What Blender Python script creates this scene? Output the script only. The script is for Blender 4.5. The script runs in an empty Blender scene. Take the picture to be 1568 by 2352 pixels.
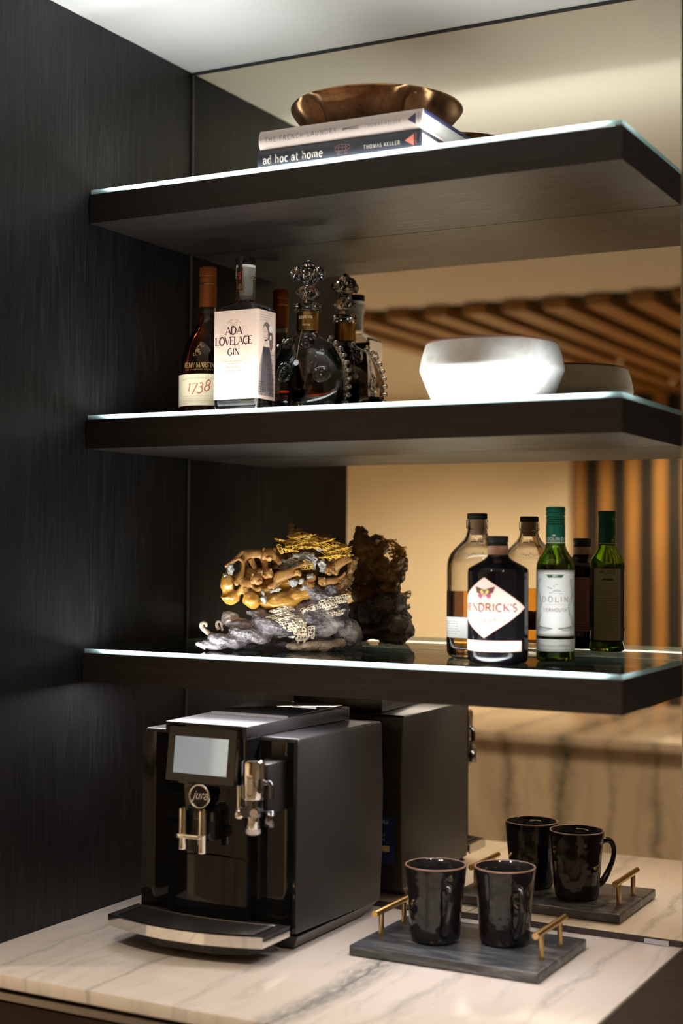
import bpy, bmesh, math, random
from math import sin, cos, pi, radians
from mathutils import Vector, Matrix, Euler, noise

# ------------------------------------------------------------------ scene, camera, world, exposure
SC = bpy.context.scene
COL = SC.collection
SC.view_settings.view_transform = 'Standard'
SC.view_settings.look = 'None'
SC.view_settings.gamma = 1.0
SC.view_settings.use_curve_mapping = False
SC.view_settings.exposure = 0.0
SC.cycles.use_denoising = True
SC.cycles.use_adaptive_sampling = True
SC.cycles.adaptive_threshold = 0.02
SC.cycles.use_light_tree = False
SC.cycles.max_bounces = 9
SC.cycles.diffuse_bounces = 3
SC.cycles.glossy_bounces = 5
SC.cycles.transmission_bounces = 9
SC.cycles.transparent_max_bounces = 10
SC.cycles.sample_clamp_indirect = 6.0
SC.cycles.blur_glossy = 0.6

# the worktop is z = 0, the mirror wall is y = 0, the black panel on the left is x = 0 (metres)
cd = bpy.data.cameras.new('camera')
cam = bpy.data.objects.new('camera', cd); COL.objects.link(cam)
cam.location = (1.5149, -2.2422, 0.6062)
YAW, PIT, ROL = 0.4897, 0.0404, 0.0075
Fv = Vector((-sin(YAW)*cos(PIT), cos(YAW)*cos(PIT), sin(PIT)))
Rv = Vector((cos(YAW), sin(YAW), 0)); Uv = Rv.cross(Fv)
R2 = Rv*cos(ROL) + Uv*sin(ROL); U2 = Uv*cos(ROL) - Rv*sin(ROL)
cam.rotation_euler = Matrix((R2, U2, -Fv)).transposed().to_euler()
cd.sensor_fit = 'VERTICAL'; cd.sensor_height = 36; cd.sensor_width = 24
cd.lens = 51.552; cd.shift_y = -0.02375; cd.clip_start = 0.05
cd.dof.use_dof = True; cd.dof.focus_distance = 2.43; cd.dof.aperture_fstop = 2.2
SC.camera = cam

W = bpy.data.worlds.new('world'); SC.world = W; W.use_nodes = True
W.node_tree.nodes['Background'].inputs[0].default_value = (1.0, 0.82, 0.62, 1)
W.node_tree.nodes['Background'].inputs[1].default_value = 0.02

# light levels, all in one place
LED_UP = 26.0          # strips under the glass of the three shelves
LED_DOWN = 21.0        # strip under the lowest shelf
WARM = (1.0, 0.84, 0.64)
SPOTS = [             # (x, y, z, watts, cone degrees, blend, label)
    (-0.495, -4.158, 1.452, 80, 120, .8, 'recessed downlight among the ceiling slats, nearer the island'),
    (-0.493, -5.030, 1.452, 190, 140, .8, 'recessed downlight among the ceiling slats, close to the slatted wall'),
    (-1.75, -4.30, 1.480, 230, 150, .9, 'recessed ceiling downlight washing the cream end wall'),
    (-1.35, -1.35, 1.480, 95, 130, .7, 'recessed ceiling downlight left of the black panel'),
    (0.55, -1.55, 1.480, 52, 130, .7, 'recessed ceiling downlight in front of the worktop'),
    (1.75, -1.35, 1.480, 70, 130, .7, 'recessed ceiling downlight to the right of the worktop'),
    (-2.2, -3.0, 1.480, 120, 140, .8, 'recessed ceiling downlight near the left room wall'),
]

# ------------------------------------------------------------------ materials
MATS = {}
def mat(name, col=(.5,.5,.5), rough=.5, metal=0, spec=.5, trans=0, ior=1.5, coat=0, emit=None, estr=0, sss=0):
    if name in MATS: return MATS[name]
    m = bpy.data.materials.new(name); m.use_nodes = True
    b = m.node_tree.nodes['Principled BSDF']
    b.inputs['Base Color'].default_value = (*col, 1); b.inputs['Roughness'].default_value = rough
    b.inputs['Metallic'].default_value = metal; b.inputs['Specular IOR Level'].default_value = spec
    b.inputs['Transmission Weight'].default_value = trans; b.inputs['IOR'].default_value = ior
    b.inputs['Coat Weight'].default_value = coat
    if sss:
        b.inputs['Subsurface Weight'].default_value = sss
        b.inputs['Subsurface Radius'].default_value = (.01, .006, .003); b.inputs['Subsurface Scale'].default_value = 1
    if emit:
        b.inputs['Emission Color'].default_value = (*emit, 1); b.inputs['Emission Strength'].default_value = estr
    MATS[name] = m
    return m
class NT:                                   # small helper for building node trees
    def __init__(s, m): s.t = m.node_tree; s.b = s.t.nodes.get('Principled BSDF')
    def n(s, typ, **kw):
        nd = s.t.nodes.new(typ)
        for k, v in kw.items():
            if k.startswith('i_'):
                key = k[2:]; key = int(key) if key.isdigit() else key.replace('_', ' ')
                nd.inputs[key].default_value = v
            else: setattr(nd, k, v)
        return nd
    def l(s, a, b): s.t.links.new(a, b)
    def ramp(s, fac, stops, interp='LINEAR'):
        r = s.n('ShaderNodeValToRGB'); r.color_ramp.interpolation = interp
        e = r.color_ramp.elements
        while len(e) < len(stops): e.new(.5)
        for el, (p, c) in zip(e, stops): el.position = p; el.color = (*c, 1)
        s.l(fac, r.inputs[0]); return r.outputs[0]
    def math(s, op, a, b=None, clamp=False):
        nd = s.n('ShaderNodeMath', operation=op); nd.use_clamp = clamp
        for i, v in enumerate((a, b)):
            if v is None: continue
            if isinstance(v, (int, float)): nd.inputs[i].default_value = v
            else: s.l(v, nd.inputs[i])
        return nd.outputs[0]
    def mix(s, fac, a, b, mode='MIX'):
        nd = s.n('ShaderNodeMix', data_type='RGBA', blend_type=mode)
        for sock, v in ((nd.inputs[0], fac), (nd.inputs[6], a), (nd.inputs[7], b)):
            if isinstance(v, (int, float)): sock.default_value = v
            elif isinstance(v, tuple): sock.default_value = (*v, 1)
            else: s.l(v, sock)
        return nd.outputs[2]
    def pos(s, scale=(1,1,1), rot=(0,0,0), kind='pos'):
        src = s.n('ShaderNodeNewGeometry').outputs['Position'] if kind == 'pos' else s.n('ShaderNodeTexCoord').outputs['Object']
        mp = s.n('ShaderNodeMapping'); mp.inputs['Scale'].default_value = scale; mp.inputs['Rotation'].default_value = rot
        s.l(src, mp.inputs[0]); return mp.outputs[0]
    def noise(s, vec, scale=5, detail=4, rough=.55, dist=0):
        nd = s.n('ShaderNodeTexNoise'); nd.inputs['Scale'].default_value = scale; nd.inputs['Detail'].default_value = detail
        nd.inputs['Roughness'].default_value = rough; nd.inputs['Distortion'].default_value = dist
        s.l(vec, nd.inputs['Vector']); return nd.outputs[0]
    def bump(s, h, strength=.3, dist=.001):
        nd = s.n('ShaderNodeBump'); nd.inputs['Strength'].default_value = strength; nd.inputs['Distance'].default_value = dist
        s.l(h, nd.inputs['Height']); s.l(nd.outputs[0], s.b.inputs['Normal'])

def wood_black(name, scale, base=(.0045,.0044,.0047), light=(.032,.032,.034), rough=.40, spec=.28):
    m = mat(name, base, rough, spec=spec); t = NT(m)
    p = t.pos(scale)
    n1 = t.noise(p, 1.0, 6, .7, .3)
    p2 = t.pos(tuple(v*.22 for v in scale)); n2 = t.noise(p2, 1.0, 3, .5, 1.2)
    f = t.math('MULTIPLY', t.ramp(n1, [(.42,(0,0,0)),(.72,(1,1,1))]), t.ramp(n2, [(.35,(.25,.25,.25)),(.7,(1,1,1))]))
    n3 = t.noise(t.pos(tuple(v*.05 if v > 50 else v*.075 for v in scale)), 1.0, 1, .3, .2)      # cathedral figure
    fr = t.math('FRACT', t.math('MULTIPLY', n3, 16))
    ln = t.math('MULTIPLY', t.ramp(fr, [(.0,(1,)*3),(.10,(.45,)*3),(.45,(0,)*3),(.97,(0,)*3),(1,(1,)*3)]), t.ramp(n1, [(.38,(.1,)*3),(.62,(1,)*3)]))
    f = t.math('MAXIMUM', f, t.math('MULTIPLY', ln, .9))
    t.l(t.mix(f, base, light), t.b.inputs['Base Color'])
    t.l(t.ramp(n1, [(.3,(rough+.12,)*3),(.75,(rough-.06,)*3)]), t.b.inputs['Roughness'])
    t.bump(n1, .5, .0012)
    return m
WOOD_V = wood_black('black_oak_vertical', (260, 260, 9))
WOOD_X = wood_black('black_oak_along', (7, 240, 240), base=(.0155,.012,.0105), light=(.034,.027,.023), spec=.45)
WOOD_UNDER = WOOD_X
DARKWOOD = wood_black('dark_brown_oak', (6, 120, 120), base=(.022,.013,.008), light=(.036,.022,.013), rough=.6, spec=.15)
BLACK = mat('soft_black', (.008,.008,.008), .5)
def slat_mat(name, scale):
    m = mat(name, (.3,.14,.05), .45); t = NT(m)
    n1 = t.noise(t.pos(scale), 1, 5, .6, .4)
    t.l(t.ramp(n1, [(.3,(.25,.125,.036)),(.7,(.40,.215,.068))]), t.b.inputs['Base Color']); return m
SLAT_Y = slat_mat('oak_slat_ceiling', (60, 3, 60)); SLAT_Z = slat_mat('oak_slat_wall', (60, 60, 3))
CREAM = mat('cream_paint', (.84,.77,.63), .7, spec=.3)
CEIL = mat('white_ceiling_paint', (.82,.82,.81), .75, spec=.25)
PLASTER = mat('grey_plaster', (.16,.14,.14), .6)

def marble(name, base, base2, veins, vcol, cloud=.5, rough=.16, axis='y'):
    """veins: (offset across, width, wobble, strength, seed) lines that run along `axis`"""
    m = mat(name, base, rough, spec=.5); t = NT(m)
    src = t.n('ShaderNodeNewGeometry').outputs['Position']
    sep = t.n('ShaderNodeSeparateXYZ'); t.l(src, sep.inputs[0])
    X = sep.outputs[0]
    c = t.noise(t.pos((4,1.2,1.2)), 1.5, 5, .6, .8)
    col = t.mix(t.ramp(c, [(.35,(0,0,0)),(.7,(1,1,1))]), base, base2)
    fine = t.noise(t.pos((22,3,3)), 1.0, 5, .65, .6)
    col = t.mix(t.math('MULTIPLY', t.ramp(fine, [(.53,(0,0,0)),(.60,(1,1,1)),(.64,(0,0,0))]), .18), col, vcol)
    for (off, wd, wob, st, seed) in veins:
        mp = t.n('ShaderNodeMapping'); mp.inputs['Location'].default_value = (seed*3.1, seed*7.7, seed*1.3)
        mp.inputs['Scale'].default_value = (5, 5, 5)
        t.l(src, mp.inputs[0])
        n1 = t.noise(mp.outputs[0], 1.0, 4, .6, .5)
        d = t.math('ADD', t.math('SUBTRACT', X, off), t.math('MULTIPLY', t.math('SUBTRACT', n1, .5), wob))
        a = t.math('ABSOLUTE', d)
        mp2 = t.n('ShaderNodeMapping'); mp2.inputs['Location'].default_value = (seed, 0, 0); mp2.inputs['Scale'].default_value = (70, 26, 26)
        t.l(src, mp2.inputs[0])
        n2 = t.noise(mp2.outputs[0], 1.0, 3, .65, 1.5)
        body = t.math('SUBTRACT', 1.0, t.math('DIVIDE', a, wd), True)
        body = t.math('MULTIPLY', t.math('POWER', body, .7), t.ramp(n2, [(.32,(.15,)*3),(.6,(1,)*3)]))
        line = t.math('SUBTRACT', 1.0, t.math('DIVIDE', a, wd*.16 + .0012), True)
        f = t.math('MULTIPLY', t.math('MAXIMUM', t.math('MULTIPLY', body, .85), line), st, True)
        col = t.mix(f, col, vcol)
    t.l(col, t.b.inputs['Base Color'])
    t.l(t.ramp(c, [(.3,(rough-.03,)*3),(.7,(rough+.05,)*3)]), t.b.inputs['Roughness'])
    return m
MARBLE = marble('cream_marble', (.80,.73,.68), (.74,.655,.585),
    [(.550,.034,.07,1.0,1), (.262,.006,.04,.65,2), (.075,.007,.07,.4,3), (.665,.012,.10,.35,4), (.83,.010,.08,.4,5), (.40,.004,.08,.25,7), (.15,.004,.05,.25,8)],
    (.17,.19,.19))
MARBLE_ISLAND = marble('island_marble', (.74,.62,.50), (.64,.52,.41),
    [(-.31,.035,.12,.9,11), (-.10,.050,.14,1,12), (.06,.015,.12,.6,15), (.19,.03,.16,.8,13), (.36,.02,.18,.7,14), (-.55,.04,.1,.8,16), (.7,.03,.1,.8,17)],
    (.08,.10,.075), rough=.2)
TRAYSTONE = mat('charcoal_marble', (.03,.032,.036), .28); t = NT(TRAYSTONE)
nz = t.noise(t.pos((9,60,60)), 1, 6, .65, 1.4)
t.l(t.ramp(nz, [(.34,(.030,.032,.038)),(.50,(.060,.064,.074)),(.60,(.12,.125,.135)),(.70,(.26,.26,.27))]), t.b.inputs['Base Color'])

MIRROR = mat('bronze_mirror', (.745,.66,.51), 0, metal=1)
CHROME = mat('chrome', (.86,.84,.80), .07, metal=1)
BRASS = mat('brushed_brass', (.72,.50,.23), .24, metal=1)
STEEL = mat('dull_steel', (.35,.34,.33), .3, metal=1)
GLOSSBLACK = mat('gloss_black_plastic', (.006,.006,.006), .05, spec=.5)
SATINBLACK = mat('satin_black_plastic', (.022,.021,.021), .38, spec=.45)
LEDMAT = mat('led_diffuser', (.9,.9,.9), .5, emit=(1.0,.94,.95), estr=LED_UP)
LEDMAT2 = mat('led_diffuser_down', (.9,.9,.9), .5, emit=(1.0,.95,.97), estr=LED_DOWN)
PAPER = mat('page_paper', (.86,.85,.80), .8)

def sheet_glass(name, tint, rough=.0, refl=1.0):   # architectural glass: straight-through tint plus Fresnel reflection
    m = bpy.data.materials.new(name); m.use_nodes = True; nt = m.node_tree
    nt.nodes.remove(nt.nodes['Principled BSDF']); t = NT(m)
    tr = t.n('ShaderNodeBsdfTransparent'); tr.inputs[0].default_value = (*tint, 1)
    gl = t.n('ShaderNodeBsdfGlossy'); gl.inputs['Roughness'].default_value = rough
    fr = t.n('ShaderNodeLayerWeight'); fr.inputs[0].default_value = .5           # Schlick reflectance, the same from both sides
    fac = t.math('ADD', .04, t.math('MULTIPLY', .96*refl, t.math('POWER', fr.outputs['Facing'], 5)))
    mx = t.n('ShaderNodeMixShader'); t.l(fac, mx.inputs[0]); t.l(tr.outputs[0], mx.inputs[1]); t.l(gl.outputs[0], mx.inputs[2])
    t.l(mx.outputs[0], nt.nodes['Material Output'].inputs[0]); MATS[name] = m; return m
SHELFGLASS = sheet_glass('shelf_glass', (.93,.985,.97))
m = bpy.data.materials.new('polished_glass_edge'); m.use_nodes = True; t = NT(m)     # cut edge: greenish, lets the strip light out
nt = m.node_tree; nt.nodes.remove(nt.nodes['Principled BSDF'])
ta = t.n('ShaderNodeBsdfTranslucent'); ta.inputs[0].default_value = (.60,.88,.89,1)
tb = t.n('ShaderNodeBsdfGlossy'); tb.inputs[0].default_value = (.7,.9,.9,1); tb.inputs['Roughness'].default_value = .15
tc = t.n('ShaderNodeMixShader'); tc.inputs[0].default_value = .12
t.l(ta.outputs[0], tc.inputs[1]); t.l(tb.outputs[0], tc.inputs[2]); t.l(tc.outputs[0], nt.nodes['Material Output'].inputs[0])
GLASSEDGE = m
def glass(name, col, rough=0, ior=1.48): return mat(name, col, rough, trans=1, ior=ior)
CLEAR = glass('clear_glass', (.97,.98,.98)); CRYSTAL = glass('cut_crystal', (.97,.98,.98), ior=1.52)
GREENGLASS = glass('green_glass', (.36,.62,.05)); WHISKEY = glass('whiskey', (.86,.42,.07), ior=1.36)
COGNAC = glass('cognac', (.42,.07,.012), ior=1.36); COGNAC2 = glass('dark_cognac', (.34,.045,.012), ior=1.36)
VERMOUTH = glass('vermouth', (.75,.85,.35), ior=1.36)
WATER = glass('clear_spirit', (.97,.98,.98), ior=1.36)

# ------------------------------------------------------------------ object helpers
def tag(o, label=None, cat=None, group=None, kind=None):
    if label: o['label'] = label
    if cat: o['category'] = cat
    if group: o['group'] = group
    if kind: o['kind'] = kind
    return o
def thing(name, label, cat, loc=(0,0,0), rz=0, group=None):
    o = bpy.data.objects.new(name, None); COL.objects.link(o); o.location = loc; o.rotation_euler = (0,0,rz)
    o.empty_display_size = .02
    return tag(o, label, cat, group)
class MB:
    def __init__(s): s.v = []; s.f = []
    def add(s, vs, fs):
        k = len(s.v); s.v += [tuple(v) for v in vs]; s.f += [tuple(i+k for i in f) for f in fs]; return s
    def box(s, x0, x1, y0, y1, z0, z1):
        return s.add([(x0,y0,z0),(x1,y0,z0),(x1,y1,z0),(x0,y1,z0),(x0,y0,z1),(x1,y0,z1),(x1,y1,z1),(x0,y1,z1)],
                     [(0,3,2,1),(4,5,6,7),(0,1,5,4),(1,2,6,5),(2,3,7,6),(3,0,4,7)])
    def loft(s, rings, cap0=True, cap1=True):
        n = len(rings[0]); vs = [p for r in rings for p in r]; fs = []
        for i in range(len(rings)-1):
            for j in range(n):
                a, b = i*n+j, i*n+(j+1) % n
                fs.append((a, b, b+n, a+n))
        if cap0: fs.append(tuple(range(n-1, -1, -1)))
        if cap1: fs.append(tuple(range((len(rings)-1)*n, len(rings)*n)))
        return s.add(vs, fs)
    def lathe(s, prof, n=48, cx=0, cy=0, cap0=True, cap1=True, fn=None):
        rings = []
        for (r, z) in prof:
            ring = []
            for j in range(n):
                a = 2*pi*j/n; rr, zz = (r, z) if fn is None else fn(r, z, a)
                ring.append((cx+rr*cos(a), cy+rr*sin(a), zz))
            rings.append(ring)
        return s.loft(rings, cap0, cap1)
    def tube(s, pts, rad, n=12, caps=True):
        pts = [Vector(p) for p in pts]; m = len(pts); rings = []; up = None
        for i, p in enumerate(pts):
            d = (pts[min(i+1,m-1)] - pts[max(i-1,0)]).normalized()
            if up is None:
                up = Vector((0,0,1)) if abs(d.z) < .9 else Vector((1,0,0))
            u = (up - d*up.dot(d)).normalized(); w = d.cross(u); up = u
            r = rad(i/(m-1)) if callable(rad) else (rad[i] if isinstance(rad, (list,tuple)) else rad)
            rings.append([p + u*r*cos(2*pi*j/n) + w*r*sin(2*pi*j/n) for j in range(n)])
        return s.loft(rings, caps, caps)
    def prism(s, poly, a0, a1, axis='z'):
        def P(p, a):
            return {'z': (p[0],p[1],a), 'x': (a,p[0],p[1]), 'y': (p[0],a,p[1])}[axis]
        return s.loft([[P(p,a0) for p in poly], [P(p,a1) for p in poly]])
    def build(s, name, m, parent=None, smooth=False, bevel=0, seg=2, auto=None, sub=0, loc=None):
        me = bpy.data.meshes.new(name); me.from_pydata(s.v, [], s.f)
        bm = bmesh.new(); bm.from_mesh(me)
        bmesh.ops.recalc_face_normals(bm, faces=bm.faces)
        if bevel:
            es = [e for e in bm.edges if len(e.link_faces) == 2 and e.calc_face_angle(0) > radians(25)]
            bmesh.ops.bevel(bm, geom=es, offset=bevel, segments=seg, profile=.6, affect='EDGES', clamp_overlap=True)
        bm.to_mesh(me); bm.free()
        o = bpy.data.objects.new(name, me); COL.objects.link(o)
        if m: me.materials.append(m)
        if smooth or bevel:
            for p in me.polygons: p.use_smooth = True
            if auto is not None or bevel:
                me.set_sharp_from_angle(angle=radians(auto if auto is not None else 40))
        if sub:
            md = o.modifiers.new('sub', 'SUBSURF'); md.levels = sub; md.render_levels = sub
        if parent: o.parent = parent
        if loc: o.location = loc
        return o
def superell(hx, hy, n, N=48, cx=0, cy=0, z=0):
    out = []
    for j in range(N):
        a = 2*pi*(j+.5)/N; c, s_ = cos(a), sin(a)
        out.append((cx + hx*math.copysign(abs(c)**(2/n), c), cy + hy*math.copysign(abs(s_)**(2/n), s_), z))
    return out
def smoothstep_path(pts, k=6):
    """Catmull-Rom through points"""
    P = [Vector(p) for p in pts]; out = []
    for i in range(len(P)-1):
        p0, p1, p2, p3 = P[max(i-1,0)], P[i], P[i+1], P[min(i+2,len(P)-1)]
        for j in range(k):
            t_ = j/k
            out.append(.5*((2*p1) + (p2-p0)*t_ + (2*p0-5*p1+4*p2-p3)*t_**2 + (3*p1-p0-3*p2+p3)*t_**3))
    out.append(P[-1]); return out

# ------------------------------------------------------------------ lettering: strokes laid on a surface
def A_(cx, cy, rx, ry, a0, a1, n=12):
    return [(cx+rx*cos(radians(a0+(a1-a0)*i/n)), cy+ry*sin(radians(a0+(a1-a0)*i/n))) for i in range(n+1)]
# glyph: (advance, [(weight, points)], [serif points]); weight H heavy, L light
GL = {
 'A': (.86, [('L',[(.03,0),(.42,1)]),('H',[(.42,1),(.82,0)]),('L',[(.17,.34),(.66,.34)])], [(.03,0),(.82,0)]),
 'B': (.70, [('H',[(.12,0),(.12,1)]),('L',[(.12,1),(.36,1)]+A_(.36,.76,.22,.24,90,-90)+[(.12,.52)]),('H',[(.36,.52)]+A_(.38,.26,.26,.26,90,-90)+[(.12,0)])], [(.1,0),(.1,1)]),
 'C': (.80, [('H',A_(.45,.5,.38,.5,55,305,18))], []),
 'D': (.86, [('H',[(.12,0),(.12,1)]),('H',[(.12,1),(.36,1)]+A_(.36,.5,.40,.5,90,-90,18)+[(.12,0)])], [(.1,0),(.1,1)]),
 'E': (.68, [('H',[(.12,0),(.12,1)]),('L',[(.12,1),(.58,1),(.58,.88)]),('L',[(.12,.52),(.46,.52)]),('L',[(.12,0),(.6,0),(.62,.14)])], [(.1,0),(.1,1)]),
 'F': (.64, [('H',[(.12,0),(.12,1)]),('L',[(.12,1),(.58,1)]),('L',[(.12,.52),(.48,.52)])], [(.12,0),(.1,1)]),
 'G': (.86, [('H',A_(.45,.5,.38,.5,55,300,18)),('H',[(.74,.42),(.74,.06)]),('L',[(.52,.42),(.76,.42)])], []),
 'H': (.86, [('H',[(.13,0),(.13,1)]),('H',[(.73,0),(.73,1)]),('L',[(.13,.52),(.73,.52)])], [(.13,0),(.13,1),(.73,0),(.73,1)]),
 'I': (.36, [('H',[(.18,0),(.18,1)])], [(.18,0),(.18,1)]),
 'J': (.46, [('H',[(.32,1),(.32,.2)]+A_(.14,.2,.18,.2,0,-110,6))], [(.32,1)]),
 'K': (.80, [('H',[(.13,0),(.13,1)]),('L',[(.13,.42),(.68,1)]),('H',[(.30,.58),(.74,0)])], [(.13,0),(.13,1),(.70,1),(.74,0)]),
 'L': (.64, [('H',[(.12,0),(.12,1)]),('L',[(.12,0),(.56,0),(.58,.14)])], [(.12,1),(.1,0)]),
 'M': (1.02, [('L',[(.13,0),(.15,1)]),('H',[(.15,1),(.50,.05)]),('L',[(.50,.05),(.86,1)]),('H',[(.86,1),(.88,0)])], [(.13,0),(.1,1),(.9,1),(.88,0)]),
 'N': (.88, [('L',[(.14,0),(.14,1)]),('H',[(.14,1),(.74,0)]),('L',[(.74,0),(.74,1)])], [(.14,0),(.1,1),(.74,1)]),
 'O': (.94, [('H',A_(.46,.5,.39,.5,0,360,24))], []),
 'P': (.66, [('H',[(.12,0),(.12,1)]),('H',[(.12,1),(.34,1)]+A_(.34,.73,.25,.27,90,-90)+[(.12,.46)])], [(.12,0),(.1,1)]),
 'Q': (.94, [('H',A_(.46,.5,.39,.5,0,360,24)),('L',[(.5,.2),(.86,-.14)])], []),
 'R': (.76, [('H',[(.12,0),(.12,1)]),('H',[(.12,1),(.34,1)]+A_(.34,.75,.25,.25,90,-90)+[(.12,.5)]),('H',[(.36,.5),(.72,0)])], [(.12,0),(.1,1),(.72,0)]),
 'S': (.60, [('H',A_(.30,.75,.21,.25,40,270,12)+A_(.29,.26,.23,.25,90,-140,12))], []),
 'T': (.76, [('H',[(.37,0),(.37,1)]),('L',[(.04,.86),(.05,1),(.69,1),(.70,.86)])], [(.37,0)]),
 'U': (.84, [('H',[(.13,1),(.13,.36)]+A_(.42,.34,.29,.34,180,360,14)+[(.71,1)])], [(.13,1),(.71,1)]),
 'V': (.84, [('H',[(.04,1),(.42,0)]),('L',[(.42,0),(.80,1)])], [(.04,1),(.80,1)]),
 'W': (1.18, [('H',[(.04,1),(.33,0)]),('L',[(.33,0),(.58,.95)]),('H',[(.58,.95),(.86,0)]),('L',[(.86,0),(1.14,1)])], [(.04,1),(1.14,1)]),
 'X': (.80, [('H',[(.05,1),(.74,0)]),('L',[(.06,0),(.72,1)])], [(.06,0),(.05,1),(.74,0),(.72,1)]),
 'Y': (.80, [('H',[(.04,1),(.4,.48),(.4,0)]),('L',[(.4,.48),(.76,1)])], [(.04,1),(.76,1),(.4,0)]),
 'Z': (.70, [('L',[(.08,1),(.62,1)]),('H',[(.62,1),(.06,0)]),('L',[(.06,0),(.64,0)])], []),
 "'": (.26, [('H',[(.14,1),(.10,.76)])], []), '-': (.4, [('L',[(.06,.42),(.34,.42)])], []), '.': (.24, [('H',[(.10,.0),(.10,.08)])], []),
 '1': (.42, [('H',[(.2,0),(.2,.72)]),('L',[(.05,.6),(.2,.72)])], [(.2,0)]),
 '7': (.58, [('L',[(.04,.55),(.05,.68),(.52,.68)]),('H',[(.52,.68),(.2,-.3)])], []),
 '3': (.56, [('H',A_(.25,.55,.18,.17,140,-90,10)+A_(.24,.08,.24,.28,85,-140,12))], []),
 '8': (.60, [('H',A_(.28,.74,.17,.24,0,360,16)),('H',A_(.28,.25,.22,.25,0,360,16))], []),
 '0': (.6, [('H',A_(.28,.5,.22,.5,0,360,18))], []),
 'a': (.62, [('H',[(.08,.50)]+A_(.27,.42,.20,.23,120,0,8)+[(.47,0)]),('L',A_(.26,.18,.20,.18,40,330,14))], [(.5,0)]),
 'b': (.64, [('H',[(.13,0),(.13,1)]),('H',A_(.34,.32,.21,.32,0,360,16))], []),
 'c': (.54, [('H',A_(.32,.32,.23,.32,50,310,14))], []),
 'd': (.66, [('H',[(.50,0),(.50,1)]),('H',A_(.28,.32,.21,.32,0,360,16))], [(.52,0),(.44,1)]),
 'e': (.58, [('H',A_(.30,.32,.23,.32,0,310,16)),('L',[(.08,.34),(.53,.34)])], []),
 'f': (.42, [('H',[(.16,0),(.16,.8)]+A_(.30,.8,.14,.2,180,60,6)),('L',[(.02,.6),(.34,.6)])], []),
 'h': (.66, [('H',[(.13,0),(.13,1)]),('H',[(.13,.42)]+A_(.32,.40,.19,.24,170,0,8)+[(.51,0)])], [(.13,0),(.08,1),(.51,0)]),
 'i': (.28, [('H',[(.13,0),(.13,.62)]),('H',[(.13,.8),(.13,.9)])], []),
 'j': (.30, [('H',[(.18,.62),(.1,-.2),(-.2,-.3)]),('H',[(.2,.8),(.21,.9)])], []),
 'l': (.28, [('H',[(.13,0),(.13,1)])], []),
 'm': (1.0, [('H',[(.13,0),(.13,.64)]),('H',[(.13,.44)]+A_(.31,.42,.17,.22,170,0,8)+[(.48,0)]),('H',[(.48,.44)]+A_(.66,.42,.17,.22,170,0,8)+[(.83,0)])], [(.13,0),(.08,.62),(.48,0),(.83,0)]),
 'n': (.66, [('H',[(.13,0),(.13,.64)]),('H',[(.13,.42)]+A_(.32,.40,.19,.24,170,0,8)+[(.51,0)])], []),
 'o': (.64, [('H',A_(.31,.32,.24,.32,0,360,18))], []),
 'p': (.64, [('H',[(.13,-.3),(.13,.64)]),('H',A_(.34,.32,.21,.32,0,360,16))], []),
 'r': (.46, [('H',[(.13,0),(.13,.64)]),('H',[(.13,.40)]+A_(.32,.42,.19,.2,160,60,6))], []),
 's': (.48, [('H',A_(.24,.48,.15,.16,40,270,8)+A_(.24,.16,.17,.16,90,-140,8))], []),
 't': (.46, [('H',[(.17,.86),(.17,.14)]+A_(.30,.14,.13,.14,180,300,6)),('L',[(.03,.62),(.38,.62)])], []),
 'u': (.66, [('H',[(.13,.62),(.13,.2)]+A_(.32,.2,.19,.2,180,360,8)),('H',[(.51,.62),(.51,0)])], []),
 'v': (.58, [('H',[(.05,.62),(.28,0),(.52,.62)])], []), 'y': (.58, [('H',[(.05,.62),(.28,0)]),('H',[(.52,.62),(.16,-.3)])], []),
}
def stroke(mb, pts, w, fn):
    pts = [Vector(p) for p in pts]; P = []
    for i, p in enumerate(pts):                         # short pieces so that a print follows a curved bottle
        if i: 
            a = pts[i-1]; k = max(1, int((p-a).length/.004)) if fn.curved else 1
            for j in range(1, k+1): P.append(a.lerp(p, j/k))
        else: P.append(p)
    m = len(P); L, Rr = [], []
    closed = (P[0]-P[-1]).length < 1e-6
    for i, p in enumerate(P):
        a = P[i-1] if i > 0 else (P[-2] if closed else None); b = P[i+1] if i < m-1 else (P[1] if closed else None)
        d1 = (p-a).normalized() if a is not None else None; d2 = (b-p).normalized() if b is not None else None
        d = (d1 or d2) if (d1 is None or d2 is None) else (d1+d2)
        if d.length < 1e-6: d = d1
        d = d.normalized(); nrm = Vector((-d.y, d.x))
        k = 1.0 if (d1 is None or d2 is None) else min(1.6, 1/max(.5, abs(nrm.dot(Vector((-d1.y, d1.x))))))
        L.append(p + nrm*w/2*k); Rr.append(p - nrm*w/2*k)
    vs = [fn(*q) for q in L] + [fn(*q) for q in Rr]
    mb.add(vs, [(i, i+1, m+i+1, m+i) for i in range(m-1)])
def textw(s, h, track=0, gl=GL): return sum((.34 if c == ' ' else gl[c][0])*h + track*h for c in s) - track*h
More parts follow.
